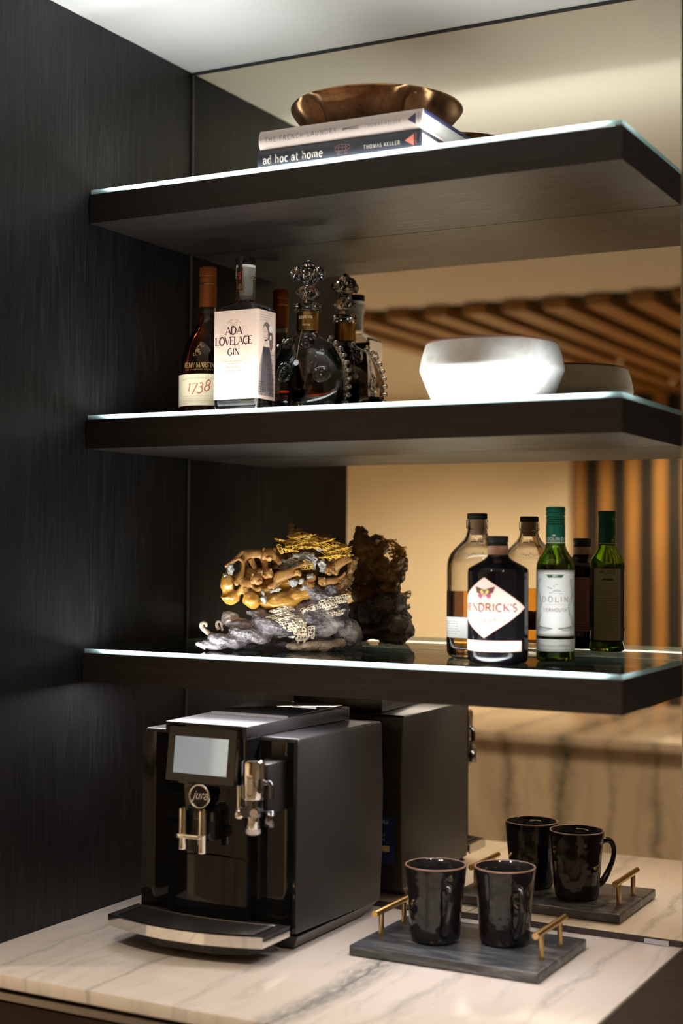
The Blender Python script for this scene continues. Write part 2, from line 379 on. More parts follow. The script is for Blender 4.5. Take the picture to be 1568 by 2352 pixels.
def lettering(name, s, h, x0, y0, fn, m, parent, serif=True, heavy=.15, light=.055, track=.06, align='c', slant=0, sw=.15, sx=1.0, arch=0, fit=None):
    """line of text with cap height h, baseline at (x0,y0) on surface fn"""
    if fit: sx = fit/textw(s, h, track)
    mb = MB(); w = textw(s, h, track)*sx; x = {'c': -w/2, 'l': 0, 'r': -w}[align]
    wt = {'H': heavy, 'L': light if serif else heavy}
    for c in s:
        if c == ' ': x += (.34+track)*h*sx; continue
        adv, st, se = GL[c]
        def T(p):
            X = x + (p[0]+slant*p[1])*h*sx; return (x0+X, y0+p[1]*h - arch*X*X)
        for k, pts in st: stroke(mb, [T(p) for p in pts], wt[k]*h, fn)
        if serif:
            for p in se: stroke(mb, [T((p[0]-sw,p[1]+(light/2 if p[1]<.5 else -light/2))), T((p[0]+sw,p[1]+(light/2 if p[1]<.5 else -light/2)))], light*h, fn)
        x += (adv+track)*h*sx
    return mb.build(name, m, parent)
class Plane:                       # s along u, t along v
    curved = False
    def __init__(s, o, u, v, eps=0):
        s.o = Vector(o); s.u = Vector(u).normalized(); s.v = Vector(v).normalized(); s.n = s.u.cross(s.v); s.o = s.o + s.n*eps
    def __call__(s, a, b): return s.o + s.u*a + s.v*b
class Cyl:                         # wraps round a vertical axis, s=0 faces angle a0
    curved = True
    def __init__(s, r, a0, cx=0, cy=0, rfun=None): s.r, s.a0, s.cx, s.cy, s.rf = r, a0, cx, cy, rfun
    def __call__(s, a, b):
        r = s.r if s.rf is None else s.rf(b); th = s.a0 + a/s.r
        return Vector((s.cx + r*cos(th), s.cy + r*sin(th), b))
class Lift:                        # the same surface a hair further out
    def __init__(s, f, e): s.f, s.e, s.curved = f, e, f.curved
    def __call__(s, a, b):
        if isinstance(s.f, Cyl):
            q = Cyl(s.f.r, s.f.a0, s.f.cx, s.f.cy, s.f.rf)(a, b); d = Vector((q.x-s.f.cx, q.y-s.f.cy, 0)).normalized(); return q + d*s.e
        return s.f(a, b) + s.f.n*s.e
def patch(mb, poly, fn, step=.003):
    """flat polygon (convex) laid on the surface as columns"""
    xs = [p[0] for p in poly]; x0, x1 = min(xs), max(xs); n = max(1, int((x1-x0)/step)) if fn.curved else max(1, int((x1-x0)/.0008))
    def span(x):
        ys = []
        for i in range(len(poly)):
            (ax, ay), (bx, by) = poly[i], poly[(i+1) % len(poly)]
            if abs(ax-bx) < 1e-9:
                if abs(x-ax) < 1e-9: ys += [ay, by]
            elif min(ax,bx)-1e-9 <= x <= max(ax,bx)+1e-9: ys.append(ay + (by-ay)*(x-ax)/(bx-ax))
        return min(ys), max(ys)
    vs = []; fs = []
    for i in range(n+1):
        x = x0 + (x1-x0)*i/n; a, b = span(x); vs += [fn(x, a), fn(x, b)]
    for i in range(n): fs.append((2*i, 2*i+2, 2*i+3, 2*i+1))
    return mb.add(vs, fs)
def ell(cx, cy, rx, ry, n=18, rot=0):
    return [(cx + rx*cos(2*pi*i/n)*cos(rot) - ry*sin(2*pi*i/n)*sin(rot), cy + rx*cos(2*pi*i/n)*sin(rot) + ry*sin(2*pi*i/n)*cos(rot)) for i in range(n)]
def ink(name, col, rough=.6, metal=0): return mat('ink_'+name, col, rough, metal)
# ------------------------------------------------------------------ the setting
ZC, FLOOR, WID, YF = 1.484, -.914, .9144, -5.55
def struct(name, mb, m, label, parent=None, bevel=0):
    o = mb.build(name, m, parent, bevel=bevel)
    if parent is None: tag(o, label, None, None, 'structure')
    return o
floor_mat = mat('brown_oak_floor', (.36,.28,.20), .35); t = NT(floor_mat)
t.l(t.ramp(t.noise(t.pos((2,14,1)), 1, 5, .6, .3), [(.3,(.32,.24,.165)),(.7,(.42,.33,.24))]), t.b.inputs['Base Color'])
struct('floor', MB().box(-3.2, 3.6, YF-.1, .1, FLOOR-.05, FLOOR), floor_mat, 'brown oak floor of the room')
struct('ceiling', MB().box(-3.2, 3.6, YF-.1, .1, ZC, ZC+.08), CEIL, 'smooth white painted ceiling')
struct('wall_back', MB().box(-3.2, 3.6, .009, .1, FLOOR, ZC), PLASTER, 'grey plaster wall behind the bronze mirror')
struct('wall_front', MB().box(-3.2, 3.6, YF-.1, YF, FLOOR, ZC), CREAM, 'cream end wall of the room seen in the mirror')
struct('wall_side', MB().box(-3.3, -3.2, YF-.1, .1, FLOOR, ZC), CREAM, 'cream side wall of the room')
struct('wall_right', MB().box(3.6, 3.7, YF-.1, .1, FLOOR, ZC), CREAM, 'cream wall on the right of the room')
struct('wall_left', MB().box(-.62, 0, -.627, .0085, FLOOR, ZC-.0015), WOOD_V, 'black stained oak panel wall with fine vertical grain', bevel=.0012)

# bronze mirror: pane, dark top bead, bottom channel, corner bead and a clear clip
mi = thing('wall_mirror', 'tall bronze tinted mirror panel covering the wall behind the shelves', 'mirror', (WID/2, 0, 0))
MB().box(-WID/2+.004, WID/2, 0, .006, .009, ZC-.006).build('mirror_pane', MIRROR, mi)
MB().box(-WID/2+.001, WID/2, -.0012, .006, ZC-.006, ZC-.0005).build('top_bead', mat('dark_bead', (.02,.022,.022), .3), mi)
MB().box(-WID/2+.001, WID/2, -.0025, .006, .0008, .009).build('bottom_channel', mat('bronze_channel', (.05,.035,.035), .35, metal=.6), mi)
MB().box(-WID/2+.0006, -WID/2+.004, -.0012, .006, .009, ZC-.006).build('side_bead', mat('grey_bead', (.12,.11,.10), .35, metal=.5), mi)
MB().box(WID/2, WID/2+.0025, -.0016, .006, .009, ZC-.001).build('side_bead', mat('light_bead', (.5,.46,.36), .25, metal=.7), mi)
MB().box(WID/2-.058, WID/2-.020, -.006, -.0027, .0008, .0075).build('clip', mat('clear_clip', (.35,.34,.38), .3), mi)

# worktop, cabinets below, brown cabinet beside
wt = MB().box(0.0006, WID, -.616, .0075, -.019, 0).build('worktop', MARBLE, None, bevel=.0015)
tag(wt, 'cream marble worktop with soft grey veins', 'worktop')
bc = thing('base_cabinet', 'black oak base cabinet under the marble worktop', 'cabinet', (WID/2, -.3, FLOOR))
H = -FLOOR - .019
MB().box(-WID/2+.001, WID/2, -.285, .3, .1, H-.001).build('body', WOOD_V, bc)
MB().box(-WID/2+.001, WID/2, -.24, .3, 0, .1).build('plinth', BLACK, bc)
MB().box(-WID/2+.001, WID/2, -.306, -.2855, H-.020, H-.010).build('finger_rail', STEEL, bc)
for i in range(2):
    x0 = -WID/2 + .003 + i*WID/2
    MB().box(x0, x0+WID/2-.006, -.304, -.2855, .11, H-.024).build('door', DARKWOOD, bc, bevel=.001)
sc_ = thing('side_cabinet', 'low dark brown cabinet right beside the marble worktop', 'cabinet', (1.35, -.3, FLOOR))
MB().box(-.4349, .5, -.29, .299, .08, .9105).build('body', DARKWOOD, sc_)
MB().box(-.4349, .5, -.25, .299, 0, .08).build('plinth', BLACK, sc_)
for i in range(2):
    MB().box(-.432+i*.467, .030+i*.467, -.306, -.2905, .09, .905).build('door', DARKWOOD, sc_, bevel=.001)

# marble island across the aisle (seen in the mirror)
isl = thing('kitchen_island', 'marble kitchen island with dark veins, mirrored below the lowest shelf', 'island', (-.1, -2.85, FLOOR))
MB().box(-1.25, 1.3, -.5, .5, .06, .9135-.03).build('body', MARBLE_ISLAND, isl)
MB().box(-1.28, 1.33, -.53, .53, .9135-.03, .9135).build('top', MARBLE_ISLAND, isl, bevel=.002)
MB().box(-1.2, 1.25, -.46, .46, 0, .06).build('plinth', BLACK, isl)

# oak slats on ceiling and end wall
PITCH, SW = .1525, .083
tr = struct('trim_1', MB().box(-1.19, 1.90, YF, -2.60, ZC-.006, ZC-.0003), mat('dark_backing', (.012,.009,.008), .7), 'oak slats running along the ceiling on a dark backing')
tw = struct('trim_2', MB().box(-1.19, 1.90, YF+.0003, YF+.006, FLOOR, ZC-.0065), MATS['dark_backing'], 'upright oak slats on the end wall over a dark backing')
mc = MB().box(0, SW, YF+.007, -2.57, ZC-.043, ZC-.0065); mw = MB().box(0, SW-.014, YF+.0065, YF+.022, FLOOR, ZC-.044)
s0 = mc.build('slat', SLAT_Y, tr); w0 = mw.build('slat', SLAT_Z, tw)
for i in range(20):
    x = -1.175 + PITCH*i
    a, b = (s0, w0) if i == 0 else (s0.copy(), w0.copy())
    if i: COL.objects.link(a); COL.objects.link(b)
    a.location.x = x; b.location.x = x

# recessed downlights
def downlight(x, y, z, watts, cone, blend, label):
    o = thing('recessed_downlight', label, 'downlight', (x, y, z), group='recessed ceiling downlights')
    MB().lathe([(.0245,.0035),(.031,.0035),(.031,-.002),(.0245,-.001)], 24, cap0=False, cap1=False).build('trim_ring', STEEL, o, smooth=True, auto=40)
    MB().lathe([(.024,.0),(.024,.003)], 24).build('lens', mat('lamp_lens', (1,1,1), .5, emit=(1,.8,.55), estr=2.5), o)
    ld = bpy.data.lights.new('downlight_lamp', 'SPOT'); ld.energy = watts; ld.color = WARM
    ld.spot_size = radians(cone); ld.spot_blend = blend; ld.shadow_soft_size = .03
    lo = bpy.data.objects.new('lamp', ld); COL.objects.link(lo); lo.parent = o; lo.location = (0,0,-.012)
    return o
for a in SPOTS: downlight(*a)

# ------------------------------------------------------------------ floating shelves
def shelf(zt, zg, zb, label, down=False):
    d = .302
    o = thing('floating_shelf', label, 'shelf', (WID/2, -d/2, zb), group='floating shelves with glass tops')
    h = zg - zb; g = zt - zg; x0, x1 = -WID/2+.0012, WID/2-.0005
    mb = MB(); led0, led1 = -d/2+.004, -d/2+.052       # groove for the light strip behind the front lip
    prof = [(-d/2, 0), (d/2-.001, 0), (d/2-.001, h), (led1, h), (led1, h-.006), (led0, h-.006), (led0, h), (-d/2, h)]
    if down: prof = [(-d/2,0),(led0,0),(led0,.006),(led1,.006),(led1,0)] + prof[1:]
    mb.prism(prof, x0, x1, 'x')
    for xa, xb in ((x0, x0+.0392), (x1-.0252, x1)):          # closed groove ends
        mb.box(xa, xb, led0, led1, h-.006, h)
        if down: mb.box(xa, xb, led0, led1, 0, .006)
    mb.build('wood_body', WOOD_X, o)
    MB().box(x0+.040, x1-.026, led0+.001, led1-.001, h-.0055, h-.0002).build('light_strip', LEDMAT, o)
    if down: MB().box(x0+.040, x1-.026, led0+.001, led1-.001, .0004, .0055).build('light_strip', LEDMAT2, o)
    gx0, gx1, gy0, gy1 = x0+.003, x1-.0005, -d/2-.0005, d/2-.0035
    gl = MB().add([(gx0,gy0,h+.0002),(gx1,gy0,h+.0002),(gx1,gy1,h+.0002),(gx0,gy1,h+.0002),(gx0,gy0,h+g),(gx1,gy0,h+g),(gx1,gy1,h+g),(gx0,gy1,h+g)],
                  [(0,3,2,1),(4,5,6,7)]).build('glass_top', SHELFGLASS, o)
    ed = MB().add([(gx0,gy0,h+.0002),(gx1,gy0,h+.0002),(gx1,gy1,h+.0002),(gx0,gy1,h+.0002),(gx0,gy0,h+g),(gx1,gy0,h+g),(gx1,gy1,h+g),(gx0,gy1,h+g)],
                  [(0,1,5,4),(1,2,6,5),(2,3,7,6),(3,0,4,7)]).build('polished_edge', GLASSEDGE, gl)
    return o
Z1, Z2, Z3 = 1.1970, .8208, .4360
shelf(Z1, 1.1897, 1.1415, 'topmost black oak shelf with lit glass top, carrying the books')
shelf(Z2, .8132, .7653, 'middle black oak shelf with lit glass top, carrying the white bowl')
shelf(Z3, .4285, .3810, 'lowest black oak shelf with lit glass top, carrying the stone carving', True)
# ------------------------------------------------------------------ books and bronze bowl on the top shelf
def book(name, label, loc, rz, w, d, h, cover, cloth, spine_w=.0):
    """hardback lying flat, spine towards the room (-y), page ends to the right"""
    o = thing(name, label, 'book', loc, rz)
    t_ = .003
    prof = [(0,0),(d,0),(d,t_),(t_*1.2,t_),(t_*1.2,h-t_),(d,h-t_),(d,h),(0,h),(-.004,h*.75),(-.005,h*.5),(-.004,h*.25)]
    MB().prism(prof, 0, w, 'x').build('cover', cover, o, bevel=.0008)
    pg = MB()
    n = 14
    for i in range(n):                                   # leaves as thin gatherings
        z0 = t_ + (h-2*t_)*i/n; z1 = t_ + (h-2*t_)*(i+.93)/n
        off = .0045 + .0006*((i*37) % 5)/5
        pg.box(off, w-off, t_*1.3, d-.005-.0006*((i*17) % 3), z0, z1)
    pg.build('pages', PAPER, o)
    return o
COV1 = mat('pale_pink_jacket', (.62,.52,.48), .45); COV2 = mat('charcoal_jacket', (.022,.024,.034), .42)
NAVY = mat('navy_board', (.02,.02,.09), .5)
b2 = book('book', 'charcoal cookbook with pale title, lying under the pink book', (.316, -.279, Z1), 0, .283, .272, .034, COV2, None)
b1 = book('book', 'pale pink cookbook lying on the charcoal book beneath the bronze bowl', (.318, -.279, Z1+.0341), 0, .284, .274, .030, COV1, None)
sp = Plane((0, -.0056, 0), (1,0,0), (0,0,1))
i1 = ink('grey', (.13,.11,.12)); i2 = ink('cream', (.62,.58,.50)); i3 = ink('coral', (.62,.17,.13)); i4 = ink('plum', (.05,.04,.10)); i5 = ink('palegrey', (.42,.42,.42))
lettering('title_lettering', 'THE FRENCH LAUNDRY', .0075, .012, .0102, sp, i1, b1, serif=False, heavy=.10, track=.36, align='l', fit=.128)
lettering('author_lettering', 'THOMAS KELLER', .0052, .189, .0112, sp, i1, b1, serif=False, heavy=.09, track=.40, align='l', fit=.060)
mb = MB()                                              # clothes-peg emblem
stroke(mb, [(.154,.0140),(.160,.0150),(.178,.0155)], .0016, sp); stroke(mb, [(.154,.0140),(.161,.0133),(.178,.0123)], .0016, sp); stroke(mb, [(.150,.0138),(.157,.0140)], .0034, sp)
mb.build('peg_emblem', ink('peg', (.25,.23,.23)), b1)
mb = MB(); patch(mb, [(.260,.0145),(.274,.0060),(.274,.0230)], sp); mb.build('triangle_emblem', i4, b1)
sp2 = Plane((.2785, -.0056, .0065), (0,0,1), (-1,0,0))
lettering('publisher_lettering', 'ARTISAN', .0026, 0, -.0016, sp2, i1, b1, serif=False, heavy=.12, track=.25, align='l')
lettering('title_lettering', 'ad hoc at home', .0130, .011, .0100, sp, i2, b2, serif=True, heavy=.15, light=.10, track=.09, align='l', sw=.12, fit=.107)
lettering('author_lettering', 'THOMAS KELLER', .0058, .189, .0125, sp, i2, b2, serif=True, heavy=.16, light=.09, track=.30, align='l', sw=.12, fit=.061)
mb = MB(); patch(mb, [(.258,.0170),(.273,.0085),(.273,.0260)], sp); mb.build('triangle_emblem', i3, b2)
lettering('publisher_lettering', 'ARTISAN', .0026, .0095-.0065, -.0002, Plane((.2775, -.0057, .0065), (0,0,1), (-1,0,0)), i3, b2, serif=False, heavy=.12, track=.25, align='l')
mb = MB(); pk = ink('pig', (.30,.15,.13))               # pig diagram
for pl in ([(.121,.0165),(.124,.0215),(.132,.0235),(.141,.0225),(.145,.020),(.148,.019),(.148,.0165),(.144,.015),(.140,.0135),(.130,.0130),(.123,.014),(.121,.0165)],
           [(.127,.0135),(.126,.0085),(.129,.0085),(.130,.013)], [(.139,.0135),(.139,.0085),(.142,.0085),(.142,.014)], [(.128,.023),(.128,.0132)], [(.134,.0235),(.134,.0132)], [(.140,.0228),(.140,.0135)],
           [(.121,.019),(.143,.018)], [(.144,.0205),(.146,.0225),(.147,.0195)]):
    stroke(mb, [(x+.018, z+.0015) for x, z in pl], .0006, sp)
mb.build('pig_emblem', pk, b2)
MB().box(.2745, .2842, .001, .2, .0268, .0301).build('jacket_flap', NAVY, b1)

bz = mat('aged_bronze', (.36,.19,.09), .34, metal=1); t = NT(bz)
n1 = t.noise(t.pos((1,1,1)), 28, 6, .65, .4); n2 = t.noise(t.pos((1,1,1)), 320, 4, .6)
t.l(t.mix(t.ramp(n2, [(.55,(0,0,0)),(.68,(.55,.55,.55))]), t.ramp(n1, [(.3,(.16,.085,.042)),(.65,(.30,.155,.07))]), (.05,.028,.016)), t.b.inputs['Base Color'])
t.l(t.ramp(n1, [(.3,(.26,)*3),(.7,(.42,)*3)]), t.b.inputs['Roughness']); t.bump(n2, .25, .0005)
bw = thing('bronze_bowl', 'wide aged bronze bowl with pinched folds sitting on the books', 'bowl', (.458, -.147, Z1+.0642))
FOLD = [radians(a) for a in (-118, -38, 40, 122, 178)]
def bowl_fn(r, z, a):
    k = 0
    for fa in FOLD:
        d = (a-fa+pi) % (2*pi) - pi
        k = max(k, max(0, 1-abs(d)/.24))
    h = z/.052; env = max(0, min(1, h*1.6))*max(0, 1-max(0, h-.80)/.20)
    return r - .027*env*(k**1.3), z
outer = [(.030,0),(.060,.0004),(.088,.007),(.108,.016),(.123,.027),(.133,.038),(.1385,.047),(.1392,.050),(.1382,.052)]
inner = [(.136,.0515),(.1325,.047),(.127,.038),(.117,.028),(.102,.018),(.082,.0095),(.055,.0042),(.028,.0036)]
MB().lathe(outer+inner, 160, fn=bowl_fn).build('shell', bz, bw, smooth=True, auto=70)
for fa in (radians(-118), radians(-38)):
    MB().lathe([(.0001,-.001),(.0022,-.0006),(.0030,.001),(.0022,.0026),(.0001,.003)], 14).build('rivet', bz, bw, smooth=True, loc=(.1365*cos(fa), .1365*sin(fa), .0405))

# ------------------------------------------------------------------ middle shelf
def shell(prof_out, t_, base_t):
    """closed bottle wall: outer profile up, inner profile down"""
    inner = [(max(.0005, r-t_), z) for (r, z) in prof_out if z > base_t+prof_out[0][1]]
    inner[0] = (inner[0][0], inner[0][1]); lo = [(max(.0005, prof_out[1][0]-t_*1.5), prof_out[0][1]+base_t), (.0005, prof_out[0][1]+base_t+.0005)]
    return prof_out + [(r, z) for r, z in reversed(inner)] + lo
def liquid(prof_out, t_, base_t, top, grow=.0002):
    pts = [(.0005, base_t+.0003)] + [(max(.0005, prof_out[1][0]-t_*1.5+grow), base_t-grow)]
    ins = [(r-t_+grow, z) for (r, z) in prof_out if base_t < z < top]
    for i in range(len(prof_out)-1):
        (r0, z0), (r1, z1) = prof_out[i], prof_out[i+1]
        if z0 < top <= z1: ins.append((r0+(r1-r0)*(top-z0)/(z1-z0)-t_+grow, top))
    return pts + ins + [(.0005, top)]
LBL = mat('cream_label', (.78,.66,.45), .55); GOLD = ink('gold', (.55,.36,.13), .4, .6); COPPER = mat('copper_foil', (.38,.115,.03), .36, metal=.75)

# cognac bottle with copper capsule
o = thing('cognac_bottle', 'slender dark cognac bottle with copper capsule beside the black panel', 'bottle', (.121, -.124, Z2))
P = [(.030,0),(.040,.0008),(.0462,.004),(.0472,.012),(.0476,.04),(.0480,.075),(.0474,.090),(.0452,.108),(.0405,.125),(.034,.140),(.0265,.153),(.0200,.163),(.0165,.172),(.0152,.183),(.0148,.196),(.0146,.25)]
MB().lathe(shell(P, .003, .006), 56).build('glass', CLEAR, o, smooth=True, auto=50)
MB().lathe(liquid(P, .003, .006, .186), 48).build('cognac', COGNAC, o, smooth=True, auto=50)
MB().lathe([(.0152,.197),(.0152,.2365),(.0145,.2372),(.0145,.2382),(.0147,.2390),(.0147,.2485),(.0143,.249),(.0143,.2498),(.0147,.2505),(.0147,.2655),(.0138,.2672),(.0005,.2674)], 48, cap0=False).build('capsule', COPPER, o, smooth=True, auto=35)
MB().lathe([(.0151,.2368),(.0153,.2372),(.0153,.2380),(.0151,.2384)], 48, cap0=False, cap1=False).build('capsule_band', mat('bright_copper', (.8,.45,.25), .25, metal=1), o, smooth=True)
mb = MB()
for j in range(44):
    a = 2*pi*j/44; mb.tube([(.0147*cos(a), .0147*sin(a), .2515), (.0147*cos(a), .0147*sin(a), .2650)], .00045, 5)
mb.build('capsule_knurl', COPPER, o)
VA = math.atan2(-2.242+.124, 1.515-.121)                # direction of the viewer from this bottle
cy = Cyl(.0480, VA-.33)
mb = MB(); patch(mb, [(-.075,.0235),(.075,.0235),(.075,.0775),(-.075,.0775)], Lift(cy,.0002)); mb.build('label', LBL, o, smooth=True)
F = Lift(cy, .00045); red = ink('oxblood', (.40,.10,.05)); brown = ink('tan', (.35,.22,.10))
lettering('year_lettering', '1738', .0190, .000, .0480, F, red, o, serif=True, heavy=.10, light=.05, slant=.22, track=.02, sw=.08)
lettering('motto_lettering', 'ACCORD ROYAL', .0022, .004, .0445, F, brown, o, serif=False, heavy=.1, track=.1)
lettering('headline_lettering', 'GUIDED BY A FINE TRADITION OF EXCELLENCE', .0024, .0, .0690, F, brown, o, serif=True, track=.12, arch=2.0)
for k, s in enumerate(('IN 1738 THE KING GRANTED THE ROYAL ACCORD', 'FOR THE EXCELLENCE OF HIS COGNAC', 'AN EXCEPTIONAL FINE CHAMPAGNE COGNAC')):
    lettering('small_lettering', s, .0019, 0, .0385-.004*k, F, brown, o, serif=False, heavy=.10, track=.16)
G2 = Lift(Cyl(.0478, VA-.33, rfun=lambda z: .0480 if z < .075 else .0480-.0006*((z-.075)/.015)**1.6), .0004)
lettering('brand_lettering', 'REMY MARTIN', .0085, .0, .0880, G2, GOLD, o, serif=True, heavy=.16, light=.08, track=.02, sx=.80, sw=.1)
mb = MB(); stroke(mb, [(-.0245,.0972),(-.0225,.0990)], .001, G2); mb.build('accent_mark', GOLD, o)
lettering('brand_lettering', 'FINE CHAMPAGNE COGNAC', .0024, 0, .0835, G2, GOLD, o, serif=False, heavy=.13, track=.30)
def remy_r(z):
    for i in range(len(P)-1):
        if P[i][1] <= z <= P[i+1][1]: return P[i][0] + (P[i+1][0]-P[i][0])*(z-P[i][1])/(P[i+1][1]-P[i][1])
    return P[-1][0]
G3 = Lift(Cyl(.044, VA-.36, rfun=remy_r), .0006)
mb = MB()                                               # centaur emblem in gold
patch(mb, ell(-.002,.118,.0055,.0028,14,.5), G3); patch(mb, ell(-.0065,.1155,.0034,.0024,12,.9), G3); patch(mb, ell(.0035,.1225,.0022,.0042,12,-.2), G3)
for pl in ([(-.008,.114),(-.0085,.110),(-.006,.1085)], [(-.0055,.1145),(-.0045,.110),(-.002,.109)], [(.001,.117),(.0045,.1135),(.003,.110)], [(-.001,.117),(.001,.1135)], [(.004,.125),(.0005,.131)], [(.0045,.126),(.0035,.133)], [(.005,.1235),(.0105,.126)], [(-.004,.121),(.0005,.128)]):
    stroke(mb, pl, .0012, G3)
mb.build('centaur_emblem', GOLD, o)
G4 = Lift(Cyl(.0153, VA), .0003)
lettering('capsule_lettering', 'COGNAC', .0025, -.001, .2115, G4, ink('darkcopper', (.18,.05,.015)), o, serif=False, heavy=.12, track=.2)

# square gin bottle with cream label
o = thing('gin_bottle', 'square clear gin bottle with cream portrait label and black stopper', 'bottle', (.243, -.197, Z2))
hx, hy = .0420, .0290
def rr(hx, hy, rad, z, n=6):
    out = []
    for (sx, sy, a0) in ((1,1,0), (-1,1,90), (-1,-1,180), (1,-1,270)):
        for i in range(n+1):
            a = radians(a0+90*i/n); out.append((sx*(hx-rad)+rad*cos(a), sy*(hy-rad)+rad*sin(a), z))
    return out
def mix_ring(a, b, k): return [tuple(Vector(p).lerp(Vector(q), k)) for p, q in zip(a, b)]
def circ_ring(r, z, n=28):
    ref = rr(1,1,.999,z); return [(r*x, r*y, z) for (x,y,_) in ref]
rings = [rr(hx-.004,hy-.004,.004,0), rr(hx-.001,hy-.001,.005,.0012), rr(hx,hy,.005,.004), rr(hx,hy,.005,.168), rr(hx-.0007,hy-.0007,.005,.173), rr(hx-.003,hy-.003,.006,.1765),
         rr(hx-.012,hy-.008,.008,.1815), mix_ring(rr(.022,.019,.010,.1855), circ_ring(.0195,.1855), .6), circ_ring(.0165,.1888), circ_ring(.0158,.193), circ_ring(.0158,.2245), circ_ring(.0170,.2255), circ_ring(.0170,.241), circ_ring(.0163,.2425)]
inr = [circ_ring(.0115,.2425), circ_ring(.0115,.190), circ_ring(.0135,.1855), mix_ring(rr(.020,.016,.009,.1815), circ_ring(.016,.1815), .4), rr(hx-.010,hy-.008,.007,.1762), rr(hx-.0045,hy-.0045,.004,.170), rr(hx-.0040,hy-.0040,.004,.016), rr(hx-.0055,hy-.0055,.004,.0125)]
MB().loft(rings+inr).build('glass', CLEAR, o, smooth=True, auto=38)
MB().loft([rr(hx-.0053,hy-.0053,.004,.0127), rr(hx-.0038,hy-.0038,.004,.016), rr(hx-.0038,hy-.0038,.004,.166)]).build('gin', WATER, o, smooth=True, auto=38)
MB().lathe([(.0108,.196),(.0112,.2285),(.0150,.2405),(.0160,.2428),(.0160,.2475),(.0005,.2475)], 32).build('stopper_plug', mat('frosted_plug', (.72,.70,.64), .55), o, smooth=True, auto=40)
MB().lathe([(.0005,.2478),(.0163,.2478),(.0165,.2490),(.0165,.2586),(.0155,.2596),(.0005,.2597)], 40).build('stopper_cap', GLOSSBLACK, o, smooth=True, auto=40)
lab = mat('peach_label', (.82,.60,.49), .5)
mb = MB(); e = .0004
pf = Plane((0,-hy,0), (1,0,0), (0,0,1), e); pr = Plane((hx,0,0), (0,1,0), (0,0,1), e)
z0, z1 = .0245, .1700
cor = []                                               # label runs round the front and the right side
pts = [(-hx+.0008,-hy-e)] + [(hx-.005+(.005+e)*sin(radians(a)), -hy+.005-(.005+e)*cos(radians(a))) for a in (0,22,45,68,90)] + [(hx+e, hy-.003)]
vs = [(x,y,z) for (x,y) in pts for z in (z0,z1)]
mb.add(vs, [(2*i,2*i+2,2*i+3,2*i+1) for i in range(len(pts)-1)]); LB = mb.build('label', lab, o, smooth=True)
pf = Plane((0,-hy-e,0), (1,0,0), (0,0,1), .0002); pr = Plane((hx+e,0,0), (0,1,0), (0,0,1), .0002)
dk = ink('dark_brown', (.06,.02,.02)); tn = ink('taupe', (.45,.30,.24)); mv = ink('mauve', (.42,.28,.33)); gd = ink('ochre', (.62,.42,.22))
cx = -.0035
lettering('title_lettering', 'ADA', .0125, cx, .1305, pf, dk, LB, heavy=.17, light=.06, track=.0, sw=.13)
lettering('title_lettering', 'LOVELACE', .0128, cx, .1135, pf, dk, LB, heavy=.17, light=.06, track=-.02, sw=.13, fit=.071)
lettering('title_lettering', 'GIN', .0108, cx, .0965, pf, dk, LB, heavy=.17, light=.06, track=.02, sw=.13)
lettering('small_lettering', 'CALIFORNIA', .0022, cx, .1098, pf, tn, LB, serif=False, heavy=.13, track=.5)
for k, (s, h) in enumerate((('ENGLISH STYLE SMALL BATCH', .0018), ('CALIFORNIA GIN', .0018), ('CRAFTED WITH A', .0026), ('CODE OF 10 BOTANICALS', .0026))):
    lettering('small_lettering', s, h, cx, (.0855,.0815,.0752,.0694)[k], pf, tn if k < 2 else mv, LB, serif=True, heavy=.18, light=.09, track=.10)
lettering('small_lettering', 'THE STORY OF', .0018, cx, .0575, pf, tn, LB, serif=False, heavy=.12, track=.6)
lettering('small_lettering', 'LADY ADA LOVELACE', .0026, cx, .0525, pf, mv, LB, heavy=.18, light=.09, track=.10)
mb = MB()
for k in range(5):                                      # faint handwriting lines
    y = .0465-.0048*k; n = 40
    stroke(mb, [(cx-.022+.044*i/n, y+.0006*sin(i*2.3)+.0005*sin(i*5.1+k)) for i in range(n+1)], .00028, pf)
mb.build('handwriting', tn, LB)
mb = MB()                                               # crest and scrolls
for s in (-1, 1):
    for pl in (A_(cx, .1445, .0135, .010, 90-s*8, 90-s*68, 8), [(cx+s*.001,.1465),(cx+s*.004,.1495),(cx+s*.0075,.1500),(cx+s*.006,.1465),(cx+s*.002,.1445)]):
        stroke(mb, pl, .0008, pf)
    for q in range(5):
        r = .0055-.0008*q; stroke(mb, A_(cx+s*(.0205+.0022*q), .1375-.0062*q, r*.7, r, 0, 300, 12), .00035, pf)
        stroke(mb, A_(cx+s*(.0235-.0010*q), .1085-.006*q, .004, .0032, 200, -60, 10), .00030, pf)
mb.build('scroll_print', gd, LB)
# a plain standing lady printed on the right side
sk = ink('skin', (.78,.56,.46)); hr = ink('hair', (.20,.12,.10)); gn = ink('gown', (.42,.31,.29)); wh = ink('white', (.85,.82,.76)); bk = ink('violetblack', (.06,.045,.06))
mb = MB(); patch(mb, [(-.027,.030),(.020,.030),(.017,.085),(.006,.112),(-.012,.110),(-.025,.075)], pr); mb.build('gown_print', gn, LB)
pr2 = Lift(pr, .0001); pr3 = Lift(pr, .0002)
mb = MB(); patch(mb, ell(-.002,.136,.0125,.0155), pr); patch(mb, ell(.012,.122,.006,.016), pr); mb.build('hair_print', hr, LB)
mb = MB(); patch(mb, ell(-.0065,.132,.0085,.0125,18,.12), pr2); patch(mb, ell(-.004,.116,.006,.007), pr2); mb.build('face_print', sk, LB)
mb = MB(); patch(mb, ell(.0105,.141,.006,.006), pr3); patch(mb, ell(.010,.127,.003,.004), pr3); mb.build('flower_print', wh, LB)
mb = MB()
